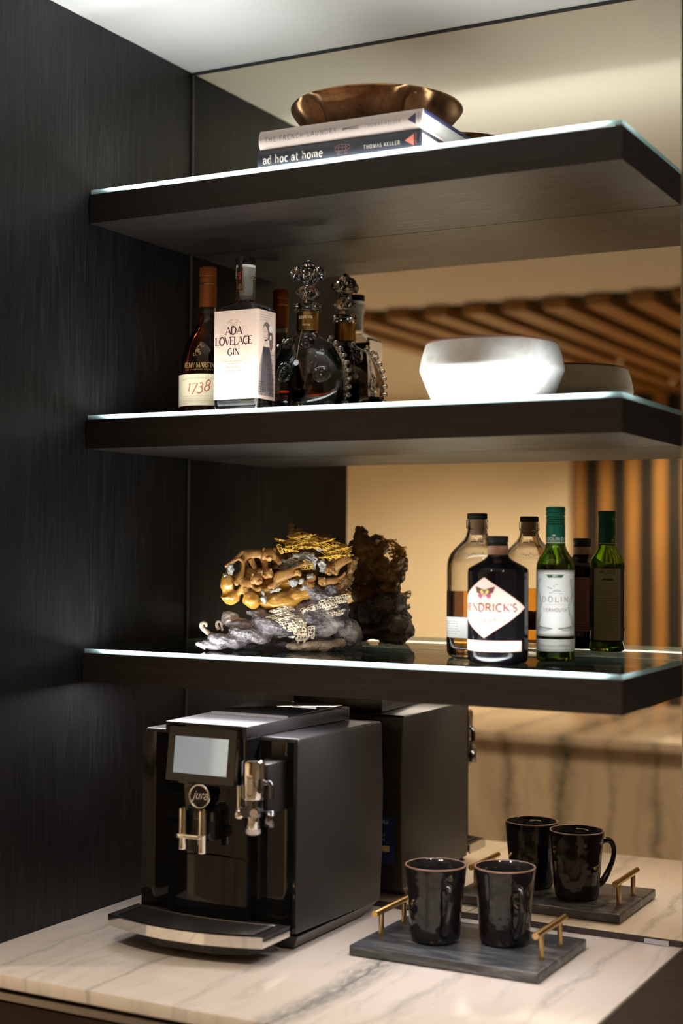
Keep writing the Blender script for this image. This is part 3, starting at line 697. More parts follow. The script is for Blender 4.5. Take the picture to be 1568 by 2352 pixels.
for q in range(26):
    x = -.022+.040*q/25; stroke(mb, [(x*.5-.002,.110),(x*.8,.080+.006*sin(q*1.9)),(x,.034+.004*sin(q*2.7))], .0005+.0004*(q % 3), pr3)
for q in range(9): stroke(mb, [(.000,.034+.008*q),(.0225,.035+.008*q)], .0005, pr3)
for q in range(4): stroke(mb, [(.008+.0045*q,.030),(.008+.0045*q,.105)], .0009, pr3)
for q in range(5): stroke(mb, [(-.0275,.052-.004*q),(-.008,.052-.004*q)], .0008, pr3)
for q in range(4): stroke(mb, [(-.024,.165-.004*q),(.020-.006*q,.1665-.004*q)], .0003, pr3)
for s in (-.0095,-.0035): stroke(mb, [(s-.0015,.135),(s+.0015,.1352)], .0007, pr3)
stroke(mb, [(-.0085,.1255),(-.0050,.1257)], .0008, pr3)
mb.build('line_print', bk, LB)
# tax strip over the stopper, on the left of the neck
VA = math.atan2(-2.242+.197, 1.515-.243); cyn = Cyl(.0172, VA-.62)
mb = MB(); patch(mb, [(-.0062,.2035),(.0062,.2035),(.0062,.2425),(-.0062,.2425)], Lift(cyn,.0001)); patch(mb, [(-.0062,.2425),(.0062,.2425),(.0075,.2610),(-.0072,.2600)], Lift(cyn,.0001))
st = mb.build('seal_strip', mat('black_gold_strip', (.02,.012,.008), .35), o, smooth=True)
G = Lift(cyn, .0003)
mb = MB()
for pl in ([(-.0058,.204),(.0058,.204),(.0058,.2425)], [(-.0058,.204),(-.0058,.2425)]): stroke(mb, pl, .0006, G)
for q in range(5): stroke(mb, A_(0,.2105,.0010+.0008*q,.0014+.0008*q, 0, 360, 10), .0003, G)
mb.build('gold_print', GOLD, st)
lettering('strip_lettering', 'GIN', .0052, 0, 0, type('V', (), {'curved': True, '__call__': lambda s, a, b: G(b-.0026, .2285-a)})(), ink('red', (.55,.05,.03)), st, heavy=.18, light=.09, track=.1)

# flask decanter with fleur stopper
o = thing('crystal_decanter', 'round flat crystal decanter with beaded rim and fleur-shaped stopper', 'decanter', (.288, -.068, Z2))
RX, RY, RZ, CZ = .078, .040, .088, .064
def dec_ring(z, t_=0):
    if z <= .152:
        k = max(.02, 1-((z-CZ)/RZ)**2)**.5
        rx, ry = RX*k, RY*k**.8
        # shoulder blends into the neck
        if z > .128:
            q = (z-.128)/.024; q = q*q*(3-2*q); rx = rx*(1-q)+.0185*q; ry = ry*(1-q)+.0185*q
        if z < .012: rx *= .93+.07*(z/.012); ry *= .85+.15*(z/.012)
    else: rx = ry = .0185
    return superell(max(.003,rx-t_), max(.003,ry-t_), 2.0, 64, 0, 0, z)
zs = [0,.003,.012,.022,.035,.05,.064,.078,.092,.106,.118,.128,.134,.140,.146,.152,.158,.170,.184]
rings = [dec_ring(z) for z in zs]
lip = [superell(r, r, 2, 64, 0, 0, z) for r, z in ((.0195,.186),(.0225,.1875),(.0228,.190),(.0205,.1915),(.0205,.193),(.0228,.1945),(.0222,.199),(.0200,.2005))]
inn = [superell(.0105,.0105,2,64,0,0,.2005), superell(.0135,.0135,2,64,0,0,.19)] + [dec_ring(z, .0045) for z in reversed(zs[4:-1])] + [dec_ring(.022,.006), dec_ring(.014,.010)]
MB().loft(rings+lip+inn).build('flask', CRYSTAL, o, smooth=True, auto=55)
lq = [dec_ring(.0142,.0098), dec_ring(.022,.0058)] + [dec_ring(z,.0043) for z in (.030,.040,.0502)]
MB().loft(lq).build('cognac', COGNAC2, o, smooth=True, auto=55)
MB().lathe([(.0187,.1535),(.0190,.155),(.0190,.1855),(.0187,.187)], 48, cap0=False, cap1=False).build('gold_collar', mat('gold_collar', (.62,.40,.14), .22, metal=1), o, smooth=True)
VA2 = math.atan2(-2.242+.068, 1.515-.288)
lettering('collar_lettering', 'LOUIS XIII', .0042, -.004, .1735, Lift(Cyl(.0190, VA2), .0003), ink('palegold', (.85,.7,.45), .5), o, serif=True, heavy=.13, light=.06, track=.04)
lettering('collar_lettering', 'COGNAC', .0026, -.002, .1610, Lift(Cyl(.0190, VA2), .0003), MATS['ink_palegold'], o, serif=True, heavy=.13, light=.06, track=.06)
bead = None                                            # beads along the rim, each a cut drop
for sgn in (-1, 1):
    for i in range(13):
        a = radians(-50 + 106*i/12); x = sgn*RX*cos(a); z = CZ + RZ*sin(a)
        if z < .006: continue
        if bead is None:
            bead = MB().lathe([(.0003,-.0052),(.0032,-.004),(.0042,-.001),(.0030,.001),(.0046,.0035),(.0038,.006),(.0003,.0074)], 8).build('rim_bead', CRYSTAL, o, smooth=True, auto=50); bb = bead
        else:
            bb = bead.copy(); COL.objects.link(bb)
        bb.location = (x*1.01, 0, z); n = Vector((x/RX**2, 0, (z-CZ)/RZ**2)).normalized()
        bb.rotation_euler = Vector((0,0,1)).rotation_difference(n).to_euler()
def medallion(x, z, r):
    k = max(.01, 1-(x/RX)**2-((z-CZ)/RZ)**2)**.5; y = -RY*k
    nrm = Vector((x/RX**2, y/RY**2, (z-CZ)/RZ**2)).normalized()
    mb = MB().lathe([(.0003,-.0012),(r*1.02,-.0012),(r,.0012),(r*.90,.0022),(r*.80,.0012),(r*.74,.0010),(r*.70,.0016),(r*.62,.0010),(r*.40,.0020),(r*.22,.0012),(.0003,.0028)], 28)
    for q in range(5):
        a = radians(90+72*q); mb.tube([(.2*r*cos(a), .2*r*sin(a), .0012), (.62*r*cos(a), .62*r*sin(a), .0012)], [.0012,.0004], 6)
    m_ = mb.build('medallion', CRYSTAL, o, smooth=True, auto=40)
    m_.location = (x, y, z); m_.rotation_euler = Vector((0,0,1)).rotation_difference(nrm).to_euler()
for a in ((-.022,.080,.0175), (-.026,.134-.004,.0150), (.012,.130,.0140), (.045,.075,.0150), (.004,.020,.0160), (-.058,.022,.012), (.055,.020,.012)): medallion(*a)
# stopper: waist, fluted knop, three-petal fleur
st = MB()
st.lathe([(.0095,.190),(.0100,.2005),(.0112,.203),(.0100,.2055),(.0085,.2075),(.0105,.211),(.0175,.2165),(.0195,.2200),(.0165,.2245),(.0115,.2295),(.0110,.231),(.0125,.2325),(.0110,.2342),(.0105,.236)], 40,
         fn=lambda r, z, a: (r*(1+(.10*cos(8*a+z*260) if .209 < z < .229 else 0)), z))
stopper = st.build('stopper', CRYSTAL, o, smooth=True, auto=60)
def petal(name, pts, rad):
    b = MB().tube(smoothstep_path(pts, 4), rad, 14).build(name, CRYSTAL, stopper, smooth=True, auto=70); return b
rt = radians(30)
def sd(a, z, y=0): return (a*cos(rt)-y*sin(rt), a*sin(rt)+y*cos(rt), z)
import bisect
def rad_f(vals):
    return lambda t_: max(.0006, vals[min(len(vals)-2, int(t_*(len(vals)-1)))]*(1-(t_*(len(vals)-1) % 1)) + vals[min(len(vals)-1, int(t_*(len(vals)-1))+1)]*(t_*(len(vals)-1) % 1) if t_ < 1 else vals[-1])
petal('petal', [sd(0,.2345), sd(0,.245), sd(0,.257), sd(0,.267), sd(0,.2762)], rad_f([.0095,.0150,.0160,.0125,.0010]))
for s in (-1, 1):
    petal('petal', [sd(s*.003,.2355), sd(s*.011,.246), sd(s*.0180,.2560), sd(s*.0235,.2510), sd(s*.0240,.2415)], rad_f([.0055,.0090,.0100,.0078,.0016]))
    petal('petal', [sd(0,.2355,s*.002), sd(0,.246,s*.010), sd(0,.254,s*.0165), sd(0,.2495,s*.0225), sd(0,.242,s*.0235)], rad_f([.0050,.0080,.0090,.0065,.0014]))
# thin chain with a small pendant
mb = MB(); y0 = -RY*.62-.012
mb.tube([(.0005,-.0195,.1535),(.0015,-.0315,.130),(.0015,-.0395,.100)], .0004, 6)
mb.build('cord', ink('cordgold', (.45,.28,.12), .4), o)
MB().lathe([(.0003,-.0008),(.0048,-.0006),(.0050,0),(.0048,.0006),(.0003,.0008)], 16).build('pendant', mat('pale_pendant', (.75,.75,.72), .4), o, smooth=True, auto=40, loc=(.0015,-.0408,.0950)).rotation_euler = (radians(82),0,0)

# white bowl
wb = mat('white_glaze', (.86,.86,.85), .5); t = NT(wb)
n1 = t.noise(t.pos((1,1,1), kind='obj'), 22, 5, .6, .6)
t.l(t.ramp(n1, [(.42,(.87,.87,.86)),(.62,(.72,.70,.67)),(.75,(.60,.52,.46))]), t.b.inputs['Base Color'])
o = thing('white_bowl', 'white ceramic bowl with angled waist and brown rim on the middle shelf', 'bowl', (.671, -.176, Z2))
MB().lathe([(.001,0),(.086,0),(.0885,.0015),(.0905,.006),(.0995,.028),(.1068,.0465),(.1097,.0530),(.1099,.0560),(.1090,.0610),(.1060,.0760),(.1015,.0905),(.0998,.0935),(.0980,.0938),(.0970,.0920),(.1005,.0760),(.1045,.058),(.1015,.047),(.088,.018),(.080,.008),(.001,.006)], 96).build('body', wb, o, smooth=True, auto=30)
MB().lathe([(.1009,.0918),(.1011,.0932),(.1000,.0952),(.0982,.0956),(.0968,.0948),(.0966,.0930)], 96, cap0=False, cap1=False).build('rim', mat('brown_rim', (.32,.17,.12), .4), o, smooth=True)
# ------------------------------------------------------------------ bottles on the lowest shelf
# amber whiskey bottle, rounded square, cork stopper
o = thing('whiskey_bottle', 'half-full clear whiskey bottle with cork stopper behind the dark bottle', 'bottle', (.622, -.114, Z3))
def sq(k, z, t_=0, n=3.6): return superell(max(.002, .0445*k-t_), max(.002, .0345*k-t_), n, 56, 0, 0, z)
def rnd(r, z): return superell(r, r, 2, 56, 0, 0, z)
body = [sq(.80,0), sq(.92,.002), sq(.985,.008), sq(1,.016), sq(1,.060), sq(1,.142), sq(.975,.151), sq(.90,.160), sq(.78,.168,0,3.2), sq(.63,.1755,0,2.8), sq(.50,.182,0,2.4)]
neck = [rnd(.0180,.1885), rnd(.0160,.1950), rnd(.0155,.1995), rnd(.0172,.2005), rnd(.0172,.2125), rnd(.0165,.2145)]
inn = [rnd(.0115,.2145), rnd(.0115,.198), rnd(.0140,.1885), sq(.50,.1805,.005,2.4), sq(.63,.174,.004,2.8), sq(.78,.1665,.004,3.2), sq(.90,.1585,.004), sq(.975,.150,.004), sq(1,.142,.004), sq(1,.060,.004), sq(1,.020,.004), sq(.93,.014,.004), sq(.7,.0125,.004)]
MB().loft(body+neck+inn).build('glass', CLEAR, o, smooth=True, auto=50)
MB().loft([sq(.7,.0127,.0038), sq(.93,.0142,.0038), sq(1,.020,.0038), sq(1,.060,.0038), sq(1,.103,.0038)]).build('whiskey', WHISKEY, o, smooth=True, auto=50)
MB().lathe([(.0100,.190),(.0112,.1945),(.0112,.2148),(.0005,.2148)], 28).build('cork', mat('cork', (.50,.32,.19), .8), o, smooth=True, auto=40)
mb = MB().lathe([(.0005,.2150),(.0150,.2150),(.0154,.2165),(.0154,.2235),(.0145,.2245),(.0005,.2246)], 44); mb.build('cap', BLACK, o, smooth=True, auto=35)
mb = MB()
for j in range(40):
    a = 2*pi*j/40; mb.tube([(.0153*cos(a), .0153*sin(a), .2160), (.0153*cos(a), .0153*sin(a), .2238)], .0005, 5)
mb.build('cap_knurl', BLACK, o)
lw = mat('white_label', (.80,.80,.80), .5)
def sq_at(a, z, off):
    c, s_ = cos(a), sin(a); n = 3.6
    return Vector(((.0445+off)*math.copysign(abs(c)**(2/n), c), (.0345+off)*math.copysign(abs(s_)**(2/n), s_), z))
mb = MB(); N = 70; a0, a1 = radians(150), radians(330)
vs = [];
for i in range(N+1):
    a = a0+(a1-a0)*i/N; vs += [sq_at(a,.031,.0003), sq_at(a,.063,.0003)]
mb.add(vs, [(2*i,2*i+2,2*i+3,2*i+1) for i in range(N)]); LB = mb.build('label', lw, o, smooth=True)
class SqF:
    curved = True
    def __call__(s, a, b): return sq_at(radians(205)+a/.032, b, .0006)
mb = MB()
for k in range(6):
    x = -.030; random.seed(k)
    while x < .03:
        w_ = random.uniform(.0012,.004); stroke(mb, [(x,.0565-.0038*k),(x+w_,.0565-.0038*k)], .0008 if k != 1 else .0013, SqF()); x += w_+.0011
mb.build('label_print', ink('faintgrey', (.45,.44,.46)), LB)
mb = MB()                                               # raised script on the shoulder
pth = [(-.026+.052*i/60, -.0185-.010*(1-(abs(i-30)/30)**2)*0, .1605+.0013*sin(i*1.05)+.0011*sin(i*2.3)+.0010*sin(i*.37)) for i in range(61)]
def shoulder(x, z): return -.0345*(.90-.12*(z-.160)/.008)-.0003
mb.tube([(x, shoulder(x, z)*(1-(abs(x)/.045)**3.6)**(1/3.6), z) for (x, _, z) in pth], .0004, 6)
mb.build('raised_script', CLEAR, o, smooth=True)

# dark apothecary gin bottle with diamond label
o = thing('dark_gin_bottle', 'squat black apothecary bottle with pink diamond butterfly label', 'bottle', (.689, -.193, Z3))
R = .0452; VA = math.atan2(-2.242+.193, 1.515-.689)
HB = mat('black_bottle_glass', (.004,.004,.006), .06, spec=.6)
MB().lathe([(.001,.0015),(.034,.0015),(.038,0),(.0425,.0012),(.0447,.005),(R,.011),(R,.134),(.0445,.1385),(.042,.1415),(.030,.148),(.021,.1530),(.0168,.1565),(.0152,.160),(.0150,.1745),(.001,.1745)], 72).build('glass', HB, o, smooth=True, auto=45)
MB().lathe([(.0153,.1605),(.0153,.1735)], 40, cap0=False, cap1=False).build('neck_band', mat('peach_band', (.68,.40,.29), .5), o, smooth=True)
MB().lathe([(.0135,.1742),(.0148,.1748),(.0148,.1768),(.0138,.1772),(.0138,.1782),(.0148,.1786),(.0152,.1800),(.0152,.1875),(.0145,.1884),(.001,.1885)], 44).build('cap', mat('matte_black_cap', (.012,.012,.012), .5), o, smooth=True, auto=35)
pk = mat('pink_label', (.88,.66,.60), .5)
a_c = VA - radians(26.6); cy = Cyl(R, a_c); F0 = Lift(cy, .0002); F1 = Lift(cy, .0004); F2 = Lift(cy, .0006)
zc = .0828
mb = MB(); patch(mb, [(-.068,zc),(0,zc-.0442),(.068,zc),(0,zc+.0442)], F0); LB = mb.build('label', pk, o, smooth=True)
rd = ink('brick', (.28,.05,.025))
mb = MB()
for a, b in (((-.068,zc),(0,zc-.0442)), ((0,zc-.0442),(.068,zc)), ((.068,zc),(0,zc+.0442)), ((0,zc+.0442),(-.068,zc))): stroke(mb, [a, b], .0007, F1)
mb.build('label_border', ink('rose', (.66,.30,.24)), LB)
lettering('brand_lettering', "HENDRICK'S", .0112, .004, zc-.0055, F1, rd, LB, heavy=.18, light=.07, track=.05, sw=.12, fit=.094)
lettering('script_lettering', 'Flora adora', .0085, .006, zc-.0220, F1, ink('rosebrown', (.28,.10,.07)), LB, serif=False, heavy=.10, slant=.3, track=.0)
bx, bz_ = .0005, zc+.0235
mb = MB()
for s in (-1, 1):
    patch(mb, [(bx,bz_+.001),(bx+s*.004,bz_+.004),(bx+s*.0165,bz_+.0075),(bx+s*.0145,bz_-.0015),(bx+s*.006,bz_-.004),(bx,bz_-.002)], F1)
mb.build('butterfly_print', ink('umber', (.16,.05,.05)), LB)
mb = MB()
for s in (-1, 1): patch(mb, [(bx+s*.001,bz_-.002),(bx+s*.007,bz_-.0015),(bx+s*.0115,bz_-.0055),(bx+s*.007,bz_-.011),(bx+s*.002,bz_-.008)], F1)
mb.build('butterfly_print', ink('magenta', (.50,.09,.20)), LB)
mb = MB()
for s in (-1, 1): patch(mb, ell(bx+s*.0042,bz_-.0005,.0028,.0045,12,-s*.5), F2)
mb.build('butterfly_print', ink('lime', (.60,.58,.14)), LB)
mb = MB()
for s in (-1, 1): patch(mb, ell(bx+s*.0098,bz_+.0028,.0028,.0024,12), F2)
mb.build('butterfly_print', ink('bluewhite', (.62,.66,.74)), LB)
mb = MB(); stroke(mb, [(bx,bz_+.003),(bx,bz_-.008)], .0014, F2)
for s in (-1, 1):
    for q in range(4): patch(mb, ell(bx+s*(.0135+.0022*q),bz_-.0095-.001*(q % 2),.0014,.0016,8), F1)
mb.build('butterfly_print', ink('mossred', (.34,.16,.16)), LB)
mb = MB(); patch(mb, [(-.066,.0185),(.0605,.0185),(.0605,.0345),(-.066,.0345)], F0); L2 = mb.build('label', pk, o, smooth=True)
mb = MB(); stroke(mb, [(-.066,.0190),(.060,.0190)], .0006, F1); stroke(mb, [(-.066,.0340),(.060,.0340)], .0006, F1); stroke(mb, [(.060,.0190),(.060,.0340)], .0006, F1)
for q in range(7): stroke(mb, A_(.016+.0022*q,.0250,.0010,.0014,0,300,6), .0004, F1)
for q in range(3): stroke(mb, A_(-.024+.0022*q,.0310,.0010,.0012,0,300,6), .0005, F1)
mb.build('label_print', MATS['ink_rose'], L2)
bl = mat('rose_back_label', (.45,.20,.19), .55)
cyb = Cyl(R, a_c+pi); B0 = Lift(cyb, .0002); B1 = Lift(cyb, .0004)
mb = MB(); patch(mb, [(-.034,.030),(.034,.030),(.034,.122),(-.034,.122)], B0); L3 = mb.build('back_label', bl, o, smooth=True)
mb = MB(); random.seed(4)
for q in range(22):
    x = -.030
    while x < .028:
        w_ = random.uniform(.002,.006); stroke(mb, [(x,.118-.004*q),(x+w_,.118-.004*q)], .0009, B1); x += w_+.0014
mb.build('label_print', ink('deeprose', (.18,.06,.06)), L3)

# green vermouth bottle
o = thing('vermouth_bottle', 'slim green vermouth bottle with white ornamental label and green cap', 'bottle', (.755, -.125, Z3))
VA = math.atan2(-2.242+.125, 1.515-.755); R = .0292
P = [(.016,0),(.025,.0006),(.0284,.003),(R,.007),(R,.1385),(.0286,.1465),(.0262,.1540),(.0215,.1615),(.0172,.1680),(.0150,.1745),(.0142,.182),(.0138,.224)]
MB().lathe(shell(P, .0028, .007), 56).build('glass', GREENGLASS, o, smooth=True, auto=50)
MB().lathe(liquid(P, .0028, .007, .146), 48).build('vermouth', VERMOUTH, o, smooth=True, auto=50)
gc = mat('green_capsule', (.008,.145,.095), .32, metal=.35)
prof = [(.0144,.1765),(.0146,.1775),(.0146,.2065)]
for q in range(3): z = .2075+.0035*q; prof += [(.0138,z),(.0138,z+.0006),(.0146,z+.0011),(.0146,z+.0026)]
prof += [(.0138,.2185),(.0138,.2192),(.0147,.2200),(.0147,.2245),(.0140,.2250),(.0140,.2256),(.0147,.2262),(.0147,.2318),(.0138,.2334),(.0005,.2336)]
MB().lathe(prof, 48, cap0=False).build('capsule', gc, o, smooth=True, auto=30)
MB().lathe([(.01475,.1785),(.01475,.1800)], 40, cap0=False, cap1=False).build('capsule_band', ink('sand', (.62,.52,.34)), o, smooth=True)
C1 = Lift(Cyl(.0147, VA-.02), .0003)
for k in range(3):
    lettering('capsule_lettering', 'DOLIN', .0046, -.0260+.0225*k, .1825, C1, ink('silver', (.62,.64,.58), .4), o, serif=False, heavy=.17, track=.10, sx=1.1)
    mb = MB(); x = -.0260+.0225*k
    for q in range(7): patch(mb, ell(x+.0012*cos(q*2.2)+.0008*(q % 2), .190+.0021*q, .0032-.0003*q, .0016, 8, q), C1)
    mb.build('crest_print', MATS['ink_silver'], o)
cy = Cyl(R, VA-.02); F0 = Lift(cy, .0002); F1 = Lift(cy, .0004); F2 = Lift(cy, .0006)
mb = MB(); patch(mb, [(-.037,.0395),(.037,.0395),(.037,.1375),(-.037,.1375)], F0); LB = mb.build('label', lw, o, smooth=True)
gr = ink('leafgreen', (.05,.12,.07)); gr2 = ink('sage', (.16,.24,.19)); ol = ink('olive', (.12,.13,.08)); br = ink('bronzebrown', (.17,.10,.07))
mb = MB()
for k, w_ in ((.0012,.0011), (.0032,.0004)):
    stroke(mb, [(-.037+k,.0395+k),(.037-k,.0395+k),(.037-k,.1375-k),(-.037+k,.1375-k),(-.037+k,.0395+k)], w_, F1)
mb.build('label_border', ol, LB)
mb = MB(); patch(mb, [(-.0125,.1265),(.0125,.1265),(.0135,.1312),(-.0135,.1312)], F1); mb.build('banner_print', gr, LB)
lettering('banner_lettering', 'DRY', .0028, 0, .1276, F2, ink('white', (.85,.82,.76)), LB, serif=False, heavy=.2, track=.2)
lettering('brand_lettering', 'DOLIN', .0078, 0, .0905, F1, br, LB, serif=False, heavy=.105, track=.34, sx=1.05)
lettering('kind_lettering', 'VERMOUTH', .0046, 0, .0760, F1, br, LB, serif=True, heavy=.16, light=.08, track=.16)
mb = MB()
for q in range(30): stroke(mb, A_(-.014+.00097*q,.0865,.0005,.0008,0,300,5), .00025, F1)
mb.build('script_print', ink('paletan', (.62,.58,.52)), LB)
mb = MB(); random.seed(7)                              # foliage scrolls left and right, vignette in the middle
for s in (-1, 1):
    for q in range(26):
        u = q/25; x = s*(.0265+.0030*sin(u*9)); z = .122-.075*u
        stroke(mb, A_(x, z, .0022+.0012*(q % 3)/2, .0026, 30*q, 30*q+210, 7), .0006, F1)
    for q in range(8):
        u = q/7; stroke(mb, [(s*(.028-.020*u),.0500-.004*sin(u*3)),(s*(.026-.020*u),.0540-.003*u),(s*(.023-.019*u),.0505)], .0010, F1)
mb.build('scroll_print', gr, LB)
mb = MB()
for q in range(16): patch(mb, ell(random.uniform(-.010,.010), .108+random.uniform(-.006,.009), random.uniform(.001,.003), random.uniform(.001,.002), 7), F1)
mb.build('vignette_print', gr2, LB)
mb = MB(); patch(mb, [(-.037,.0165),(.037,.0165),(.037,.0345),(-.037,.0345)], F0); L2 = mb.build('label', mat('grey_white_label', (.66,.69,.67), .5), o, smooth=True)
mb = MB()
for q in range(20): stroke(mb, A_(-.024+.0025*q,.0250,.0010,.0015,20*q,20*q+280,6), .0004, F1)
stroke(mb, [(-.035,.0318),(.035,.0318)], .0004, F1); stroke(mb, [(-.035,.0190),(.035,.0190)], .0004, F1)
mb.build('label_print', MATS['ink_sage'], L2)
cyb = Cyl(R, radians(70)); B0 = Lift(cyb, .0002); B1 = Lift(cyb, .0004)
mb = MB(); patch(mb, [(-.024,.020),(.024,.020),(.024,.138),(-.024,.138)], B0); L3 = mb.build('back_label', mat('ivory_back_label', (.45,.42,.33), .55), o, smooth=True)
lettering('back_lettering', 'DOLIN', .0055, 0, .1295, B1, ink('black', (.03,.03,.03)), L3, serif=False, heavy=.14, track=.25)
mb = MB(); patch(mb, [(-.009,.118),(.009,.118),(.009,.1215),(-.009,.1215)], B1); mb.build('banner_print', gr, L3)
mb = MB(); random.seed(9)
for q in range(20):
    x = -.022
    while x < .020:
        w_ = random.uniform(.0015,.005); stroke(mb, [(x,.113-.004*q),(x+w_,.113-.004*q)], .0007, B1); x += w_+.0012
mb.build('label_print', ink('greybrown', (.20,.18,.14)), L3)

# ------------------------------------------------------------------ tray and mugs on the worktop
tray = thing('serving_tray', 'dark marble serving tray with two brass bar handles on the worktop', 'tray', (.6415, -.1860, 0))
MB().box(-.1485, .1485, -.1045, .1035, .0012, .0162).build('slab', TRAYSTONE, tray, bevel=.003, seg=3)
for sx, sy in ((-1,-1),(1,-1),(-1,1),(1,1)): MB().lathe([(.008,0),(.008,.0013)], 16).build('foot', BLACK, tray, loc=(sx*.13, sy*.085, 0))
for s in (-1, 1):
    h = MB().tube([(s*.128,-.061,.0545),(s*.128,.064,.0545)], .0050, 18).build('handle', BRASS, tray, smooth=True, auto=40)
    for y in (-.038, .042):
        MB().lathe([(.0040,.016),(.0040,.052)], 16, s*.128, y).build('post', BRASS, h, smooth=True, auto=40)

mg = mat('black_glaze', (.010,.009,.009), .10, spec=.6); t = NT(mg)
t.bump(t.noise(t.pos((1,1,1), kind='obj'), 30, 2, .5), .5, .006)
rim_m = mat('worn_brown_rim', (.22,.11,.075), .3)
def mug(label, loc, ang, ph):
    o = thing('coffee_mug', label, 'mug', loc, ang, 'black mugs on the tray')
    def wob(r, z, a):
        k = sin(pi*min(1, max(0, z/.112)))
        return r*(1+.020*k*sin(3*a+ph+z*40)), z
    MB().lathe([(.001,.002),(.027,.002),(.029,0),(.0345,.0008),(.0368,.0045),(.0378,.012),(.0395,.035),(.0425,.075),(.0450,.100),(.0462,.1105),(.0462,.1125),(.0448,.1132),(.0436,.1122),(.0420,.097),(.0398,.070),(.0370,.035),(.0345,.012),(.030,.0065),(.001,.006)], 72, fn=wob).build('body', mg, o, smooth=True, auto=60)
    MB().lathe([(.0463,.1118),(.0460,.1132),(.0449,.1137),(.0438,.1131)], 72, cap0=False, cap1=False).build('rim', rim_m, o, smooth=True)
    path = smoothstep_path([(.0405,0,.0870),(.052,0,.0925),(.064,0,.0900),(.0705,0,.0780),(.0690,0,.0600),(.0600,0,.0400),(.050,0,.0250),(.0385,0,.0180)], 5)
    h = MB().tube(path, lambda u: .0052+.0010*cos(u*2*pi), 14).build('handle', mg, o, smooth=True, auto=60)
    return o
mug('black glazed mug standing nearer the coffee machine on the tray', (.594, -.2035, .0163), radians(-48), 0)
mug('black glazed mug standing nearer the right brass handle of the tray', (.690, -.1645, .0163), radians(-47), 1.3)
# ------------------------------------------------------------------ coffee machine
cm = thing('coffee_machine', 'black bean-to-cup coffee machine with chrome spouts and lit screen', 'coffee machine', (.282, -.18, 0))
Y = lambda y: y + .18
hw = .139
side = [(Y(-.322),.029), (Y(-.3225),.2), (Y(-.322),.314), (Y(-.319),.318), (Y(-.045),.3172), (Y(-.041),.314), (Y(-.0335),.21), (Y(-.036),.10), (Y(-.043),.022)]
MB().prism(side, -hw, hw, 'x').build('body', SATINBLACK, cm, bevel=.0025, seg=3)
def taper(y0, y1, z0, y0b, y1b, z1, w0, w1):
    return MB().loft([[(-w1,y0b,z1),(w1,y0b,z1),(w1,y1b,z1),(-w1,y1b,z1)], [(-w0,y0,z0),(w0,y0,z0),(w0,y1,z0),(-w0,y1,z0)]])
taper(Y(-.318),Y(-.046),.0235, Y(-.305),Y(-.085),.0035, hw-.0005, hw-.014).build('underbody', SATINBLACK, cm)
for sx in (-1, 1):
    for y in (-.28, -.11): MB().lathe([(.012,0),(.012,.0040)], 18).build('foot', BLACK, cm, loc=(sx*.105, Y(y), 0))
# glossy front skins left and right of the centre column, gently hollowed
for s in (-1, 1):
    n = 10; ring0, ring1 = [], []
    for i in range(n+1):
        u = i/n; x = s*(.066+(.137-.066)*u); y = Y(-.3265) + .010*sin(pi*u)**1.0 - .004*u
        ring0.append((x, y, .034)); ring1.append((x, y, .3125))
    poly = [(x,y) for x,y,_ in ring0]
    poly = poly + [(s*.137, Y(-.3205)), (s*.066, Y(-.3205))]
    poly = [(x, min(y, Y(-.3235)) if k <= n else y) for k, (x, y) in enumerate(poly)]
    MB().prism(poly, .034, .3125).build('front_panel', GLOSSBLACK, cm, smooth=True, auto=30)
# centre column: upper block with the screen, lower grounds drawer with a curved seam
MB().box(-.0715, .0715, Y(-.352), Y(-.30), .046, .1875).build('centre_column', GLOSSBLACK, cm, bevel=.003)
nx = 12
def bulge(z0, zf, y0, b, name):
    ring0 = []; top = []
    for i in range(nx+1):
        x = -.0705+.141*i/nx; u = x/.0705; y = Y(y0) - b*(1-u*u)
        ring0.append((x, y, z0)); top.append((x, y, zf(u)))
    back0 = [(.0705, Y(-.340), z0), (-.0705, Y(-.340), z0)]; backt = [(.0705, Y(-.340), zf(1)), (-.0705, Y(-.340), zf(-1))]
    MB().loft([ring0+back0, top+backt]).build(name, GLOSSBLACK, cm, smooth=True, auto=30)
bulge(.0465, lambda u: .139-.006*u*u+.002*u, -.3535, .006, 'grounds_drawer')
bulge(.1415, lambda u: .187, -.3535, .004, 'column_front')
up = MB().prism([(Y(-.3615),.1875),(Y(-.3605),.336),(Y(-.30),.336),(Y(-.30),.1875)], -.0725, .0725, 'x').build('upper_block', GLOSSBLACK, cm, bevel=.002)
# long raised lid from the screen to the back
lid = MB().loft([[(-.0735,Y(-.362),.3185),(.0735,Y(-.362),.3185),(.0735,Y(-.362),.3365),(-.0735,Y(-.362),.3365)],
                 [(-.078,Y(-.24),.3185),(.078,Y(-.24),.3185),(.078,Y(-.24),.3375),(-.078,Y(-.24),.3375)],
                 [(-.089,Y(-.060),.3185),(.089,Y(-.060),.3185),(.089,Y(-.060),.3395),(-.089,Y(-.060),.3395)]]).build('top_housing', SATINBLACK, cm, bevel=.002)
hl = MB().loft([[(-.070,Y(-.235),.3372),(.070,Y(-.235),.3372),(.070,Y(-.235),.3392),(-.070,Y(-.235),.3392)],
           [(-.080,Y(-.068),.3390),(.080,Y(-.068),.3390),(.080,Y(-.068),.3425),(-.080,Y(-.068),.3425)]]).build('bean_lid', GLOSSBLACK, cm, bevel=.001)
MB().box(-.071, .071, Y(-.2375), Y(-.2350), .3372, .3402).build('seam_strip', STEEL, cm)
MB().box(-.064, .064, Y(-.290), Y(-.2885), .3366, .3376).build('seam_strip', STEEL, cm)
MB().box(.015, .060, Y(-.125), Y(-.120), .3405, .3425).build('lid_lip', STEEL, hl)
